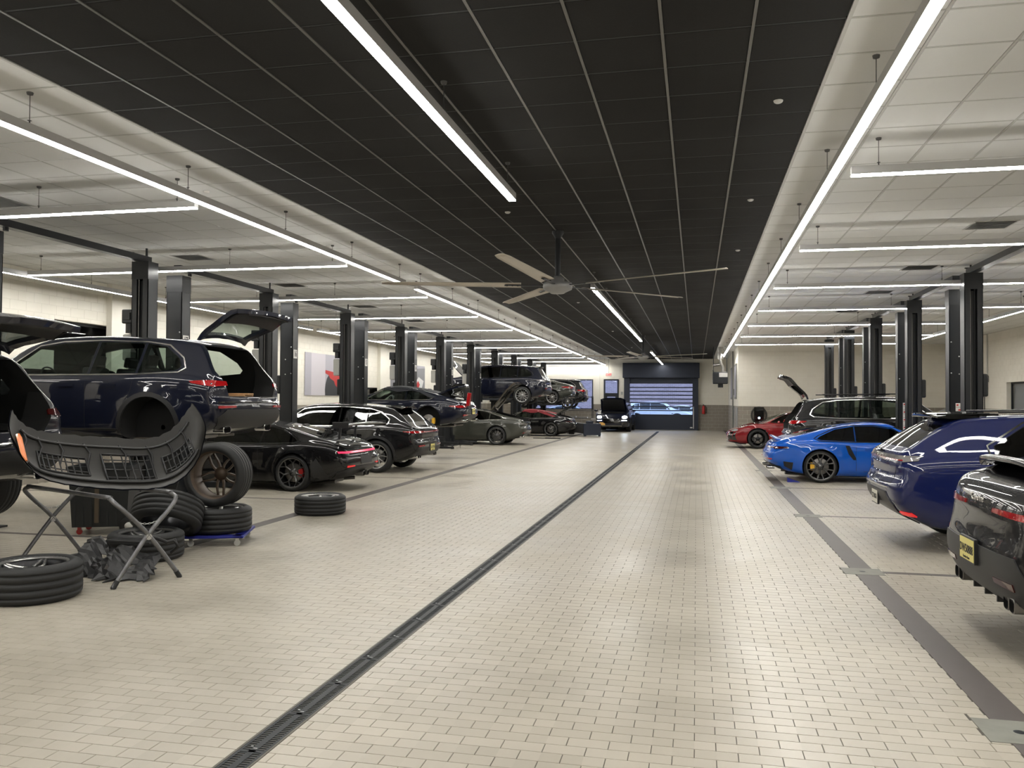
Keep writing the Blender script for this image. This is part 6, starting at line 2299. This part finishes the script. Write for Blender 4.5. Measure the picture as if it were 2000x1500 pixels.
# ---- wall things
def poster(y0, y1, z0, z1, label, art):
    t = thing('wall_poster', label, 'poster', (XL + .012, 0, 0))
    MB().box((0, y0, z0), (.02, y1, z1)).build('backing', 'p_grey2', t)
    for k, (nm, pts, mt) in enumerate(art):
        P = [(lerp(y0, y1, a), lerp(z0, z1, b)) for a, b in pts]
        d = .0215 + .0012 * k
        vs = [(d, a, b) for a, b in P]
        link(nm, mkmesh(nm, vs, [tuple(range(len(P)))], mt), t)


M['p_grey2'] = mat('p_grey2', (.42, .41, .47), .5)
M['pr_light'] = mat('pr_light', (.60, .57, .62), .5)
M['pr_dark'] = mat('pr_dark', (.03, .032, .04), .5)
M['pr_red'] = mat('pr_red', (.48, .025, .025), .5)
M['pr_grey'] = mat('pr_grey', (.22, .22, .24), .5)
M['pr_white'] = mat('pr_white', (.7, .7, .7), .5)
arc = [(.34 + .0, 0), (.335, .14), (.345, .28), (.37, .42), (.41, .52), (.48, .58), (.58, .60), (.66, .56), (.70, .45), (.70, 0)]
poster(26.0, 30.6, 1.85, 3.31, 'large left wall poster of a red metal part in front of a black curved shape',
       [('print', [(.10, 0), (.34, 0), (.34, 1), (.10, 1)], 'pr_light'), ('print', arc, 'pr_dark'),
        ('print', [(.34, .62), (.42, .60), (.50, .58), (.60, .60), (.70, .50), (.70, .42), (.62, .36), (.60, .26), (.56, .20), (.52, .27), (.50, .36), (.43, .42), (.40, .50), (.34, .54)], 'pr_red'),
        ('print', [(.50, .62), (.52, .80), (.58, .86), (.60, .74), (.57, .62)], 'pr_grey'), ('print', [(.60, .58), (.74, .58), (1, .30), (1, 0), (.72, 0), (.72, .45)], 'pr_grey')])
poster(34.1, 38.7, 1.55, 3.33, 'smaller left wall poster with dark car and red spots between two lift columns',
       [('print', [(0, 0), (.35, 0), (.35, .8), (0, .8)], 'pr_grey'), ('print', [(.0, .35), (.3, .5), (.3, .3), (0, .2)], 'pr_dark'), ('print', [(.36, .2), (.5, .3), (.5, .7), (.36, .6)], 'pr_red'),
        ('print', [(.62, .30), (1, .25), (1, .95), (.62, .9)], 'pr_grey'), ('print', [(.66, .5), (.8, .7), (.96, .6), (.9, .4), (.7, .35)], 'pr_white'), ('print', [(.7, .45), (.78, .6), (.84, .5), (.8, .4)], 'pr_red'), ('print', [(.62, 0), (1, 0), (1, .25), (.62, .3)], 'pr_dark')])
for k, (y0, y1, lb) in enumerate(((40.3, 42.2, 'grey framed picture on the side wall beside the aisle, nearer the camera'), (44.0, 46.6, 'grey framed picture on the side wall beside the aisle, farther one'))):
    t = thing('wall_picture', lb, 'picture', (XA - .012, 0, 0))
    MB().box((-.035, y0, 1.85), (0, y1, 3.5)).build('frame', 'wall_metal', t)
    for q, (a, b2, mt) in enumerate(((.05, .4, 'p_grey2'), (.4, .7, 'pr_grey'), (.7, .95, 'p_grey2'))):
        MB().box((-.04, lerp(y0, y1, a), 1.95), (-.0355, lerp(y0, y1, b2), 3.4)).build('print', mt, t)
m = MB().tube([(XA - .06, 43.4, .1), (XA - .06, 43.4, HC - .02)], .035, 8).box((XA - .02, 43.3, 1.4), (XA, 43.5, 1.5))
tag(m.build('wall_pipe', 'wall_metal'), 'grey vertical pipe on the side wall between the two framed pictures', 'pipe')
m = MB().box((XA - .06, 43.05, 2.05), (XA - .005, 43.25, 2.35), 0, None, .01)
tag(m.build('wall_box', 'wall_metal'), 'small dark box on the side wall near the vertical pipe', 'junction box')

# exit sign
t = thing('exit_sign', 'small red lit EXIT sign hanging above the side door', 'sign', (-5.19, YF - .55, 3.30))
MB().box((-.17, -.025, -.10), (.17, .025, .10), 0, None, .008).build('sign_box', 'sign_white', t)
text_part('lettering', 'EXIT', .17, 'exit_red', t, Matrix(((1, 0, 0, 0), (0, 0, -1, -.027), (0, 1, 0, 0), (0, 0, 0, 1))), .002, bold=.006)
MB().tube([(0, 0, .10), (0, 0, HC - 3.30)], .012, 6).build('rod', 'wall_metal', t)
# fire extinguisher
t = thing('fire_extinguisher', 'red fire extinguisher with black hose on the far wall right of the roller door', 'fire extinguisher', (.42, YF - .14, .98))
MB().lathe([(0, 0), (.085, 0), (.09, .02), (.09, .40), (.07, .46), (.03, .49), (.025, .52), (0, .52)], 18).build('cylinder', 'ext_red', t)
MB().box((-.03, -.02, .50), (.03, .02, .56)).box((-.02, -.09, .54), (.02, .02, .56)).build('valve', 'black_metal', t)
MB().tube([(0, 0, .53), (.10, -.02, .50), (.17, -.02, .38), (.16, -.02, .15), (.15, -.02, .05)], [.012, .012, .014, .02, .035], 8).build('hose', 'rubber', t)
MB().tube([(0, .05, .56), (-.12, .02, .60), (-.18, .02, .55)], .008, 5).box((-.10, .10, .1), (.10, .13, .5)).build('bracket', 'wall_metal', t)
o = MB().box((-.06, -.03, -.09), (.06, 0, .09), 0, None, .01).build('thermostat', 'tank', None, (-4.44, YF - .007, 2.2))
tag(o, 'small pale box on the far wall between the side door and the roller door', 'thermostat')
# car charger
t = thing('wall_charger', 'black wall charger with looped cable and a blue light behind the red car', 'charger', (2.75, YBACK - .01, 1.14))
MB().box((-.22, -.16, -.34), (.22, -.01, .36), 0, None, .04).build('charger_body', 'gloss_black', t)
M['blue_led'] = mat('blue_led', (.3, .6, 1), .3, emis=(.45, .75, 1), es=6)
MB().lathe([(0, -.168), (.045, -.168), (.05, -.160)], 16, 0, Matrix.Translation((.0, 0, -.14)), 'y').build('status_light', 'blue_led', t)
m = MB()
for r in (.30, .34):
    m.tube([(r * math.cos(a), -.10, r * 1.12 * math.sin(a) - .02) for a in [2 * PI * k / 28 for k in range(28)]], .018, 6, 0, None, True)
m.build('cable_loop', 'rubber', t)
# heater
t = thing('unit_heater', 'dark unit heater with louvres hanging from the ceiling beside the far end of the aisle', 'heater', (1.05, 40.3, 0))
MB().box((-.30, -.35, 2.55), (.38, .35, 3.10), 0, None, .03).cyl((.05, 0, 2.38), .12, .18, 14).build('heater_body', 'black_metal', t)
MB().box((-.02, -.36, 2.86), (.36, -.345, 3.06)).build('cover_plate', 'steel', t)
m = MB()
lm = MB().box((-.36, -.33, 0), (-.30, .33, .02), 0, Rm('Y', .5)).mesh('louver', 'black_metal')
for k in range(6):
    link('louver', lm, t, (0, 0, 2.60 + .08 * k))
MB().cyl((.05, 0, 3.70), .13, HC - 3.70, 18).tube([(.05, 0, 3.72), (.08, 0, 3.5), (.16, 0, 3.3), (.16, 0, 3.08)], .07, 10).tube([(-.3, 0, 3.42), (.02, 0, 3.46)], .07, 10).build('flue', 'steel', t)
for x, y in ((-.27, -.3), (-.27, .3), (.34, -.3), (.34, .3)):
    MB().tube([(x, y, 3.08), (x, y, HC)], .012, 6).build('hanger_rod', 'black_metal', t)
# conduit and outlet on the right wall
t = thing('wall_outlet', 'outlet box with two hanging black cords on the right wall near the window', 'outlet', (XR - .006, 33.85, 2.62))
MB().box((-.07, -.09, -.12), (0, .09, .12), 0, None, .01).build('outlet_box', 'wall_metal', t)
MB().tube([(-.03, 0, .12), (-.03, 0, HC - 2.62)], .02, 6).build('conduit', 'tank', t)
MB().tube([(-.08, -.03, -.05), (-.15, -.05, -.3), (-.14, .25, -.7), (-.14, .3, -1.2)], .018, 6).build('cord', 'rubber', t)
MB().tube([(-.08, .03, -.05), (-.13, .05, -.3), (-.14, -.05, -.7), (-.14, -.05, -1.2)], .018, 6).build('cord', 'rubber', t)
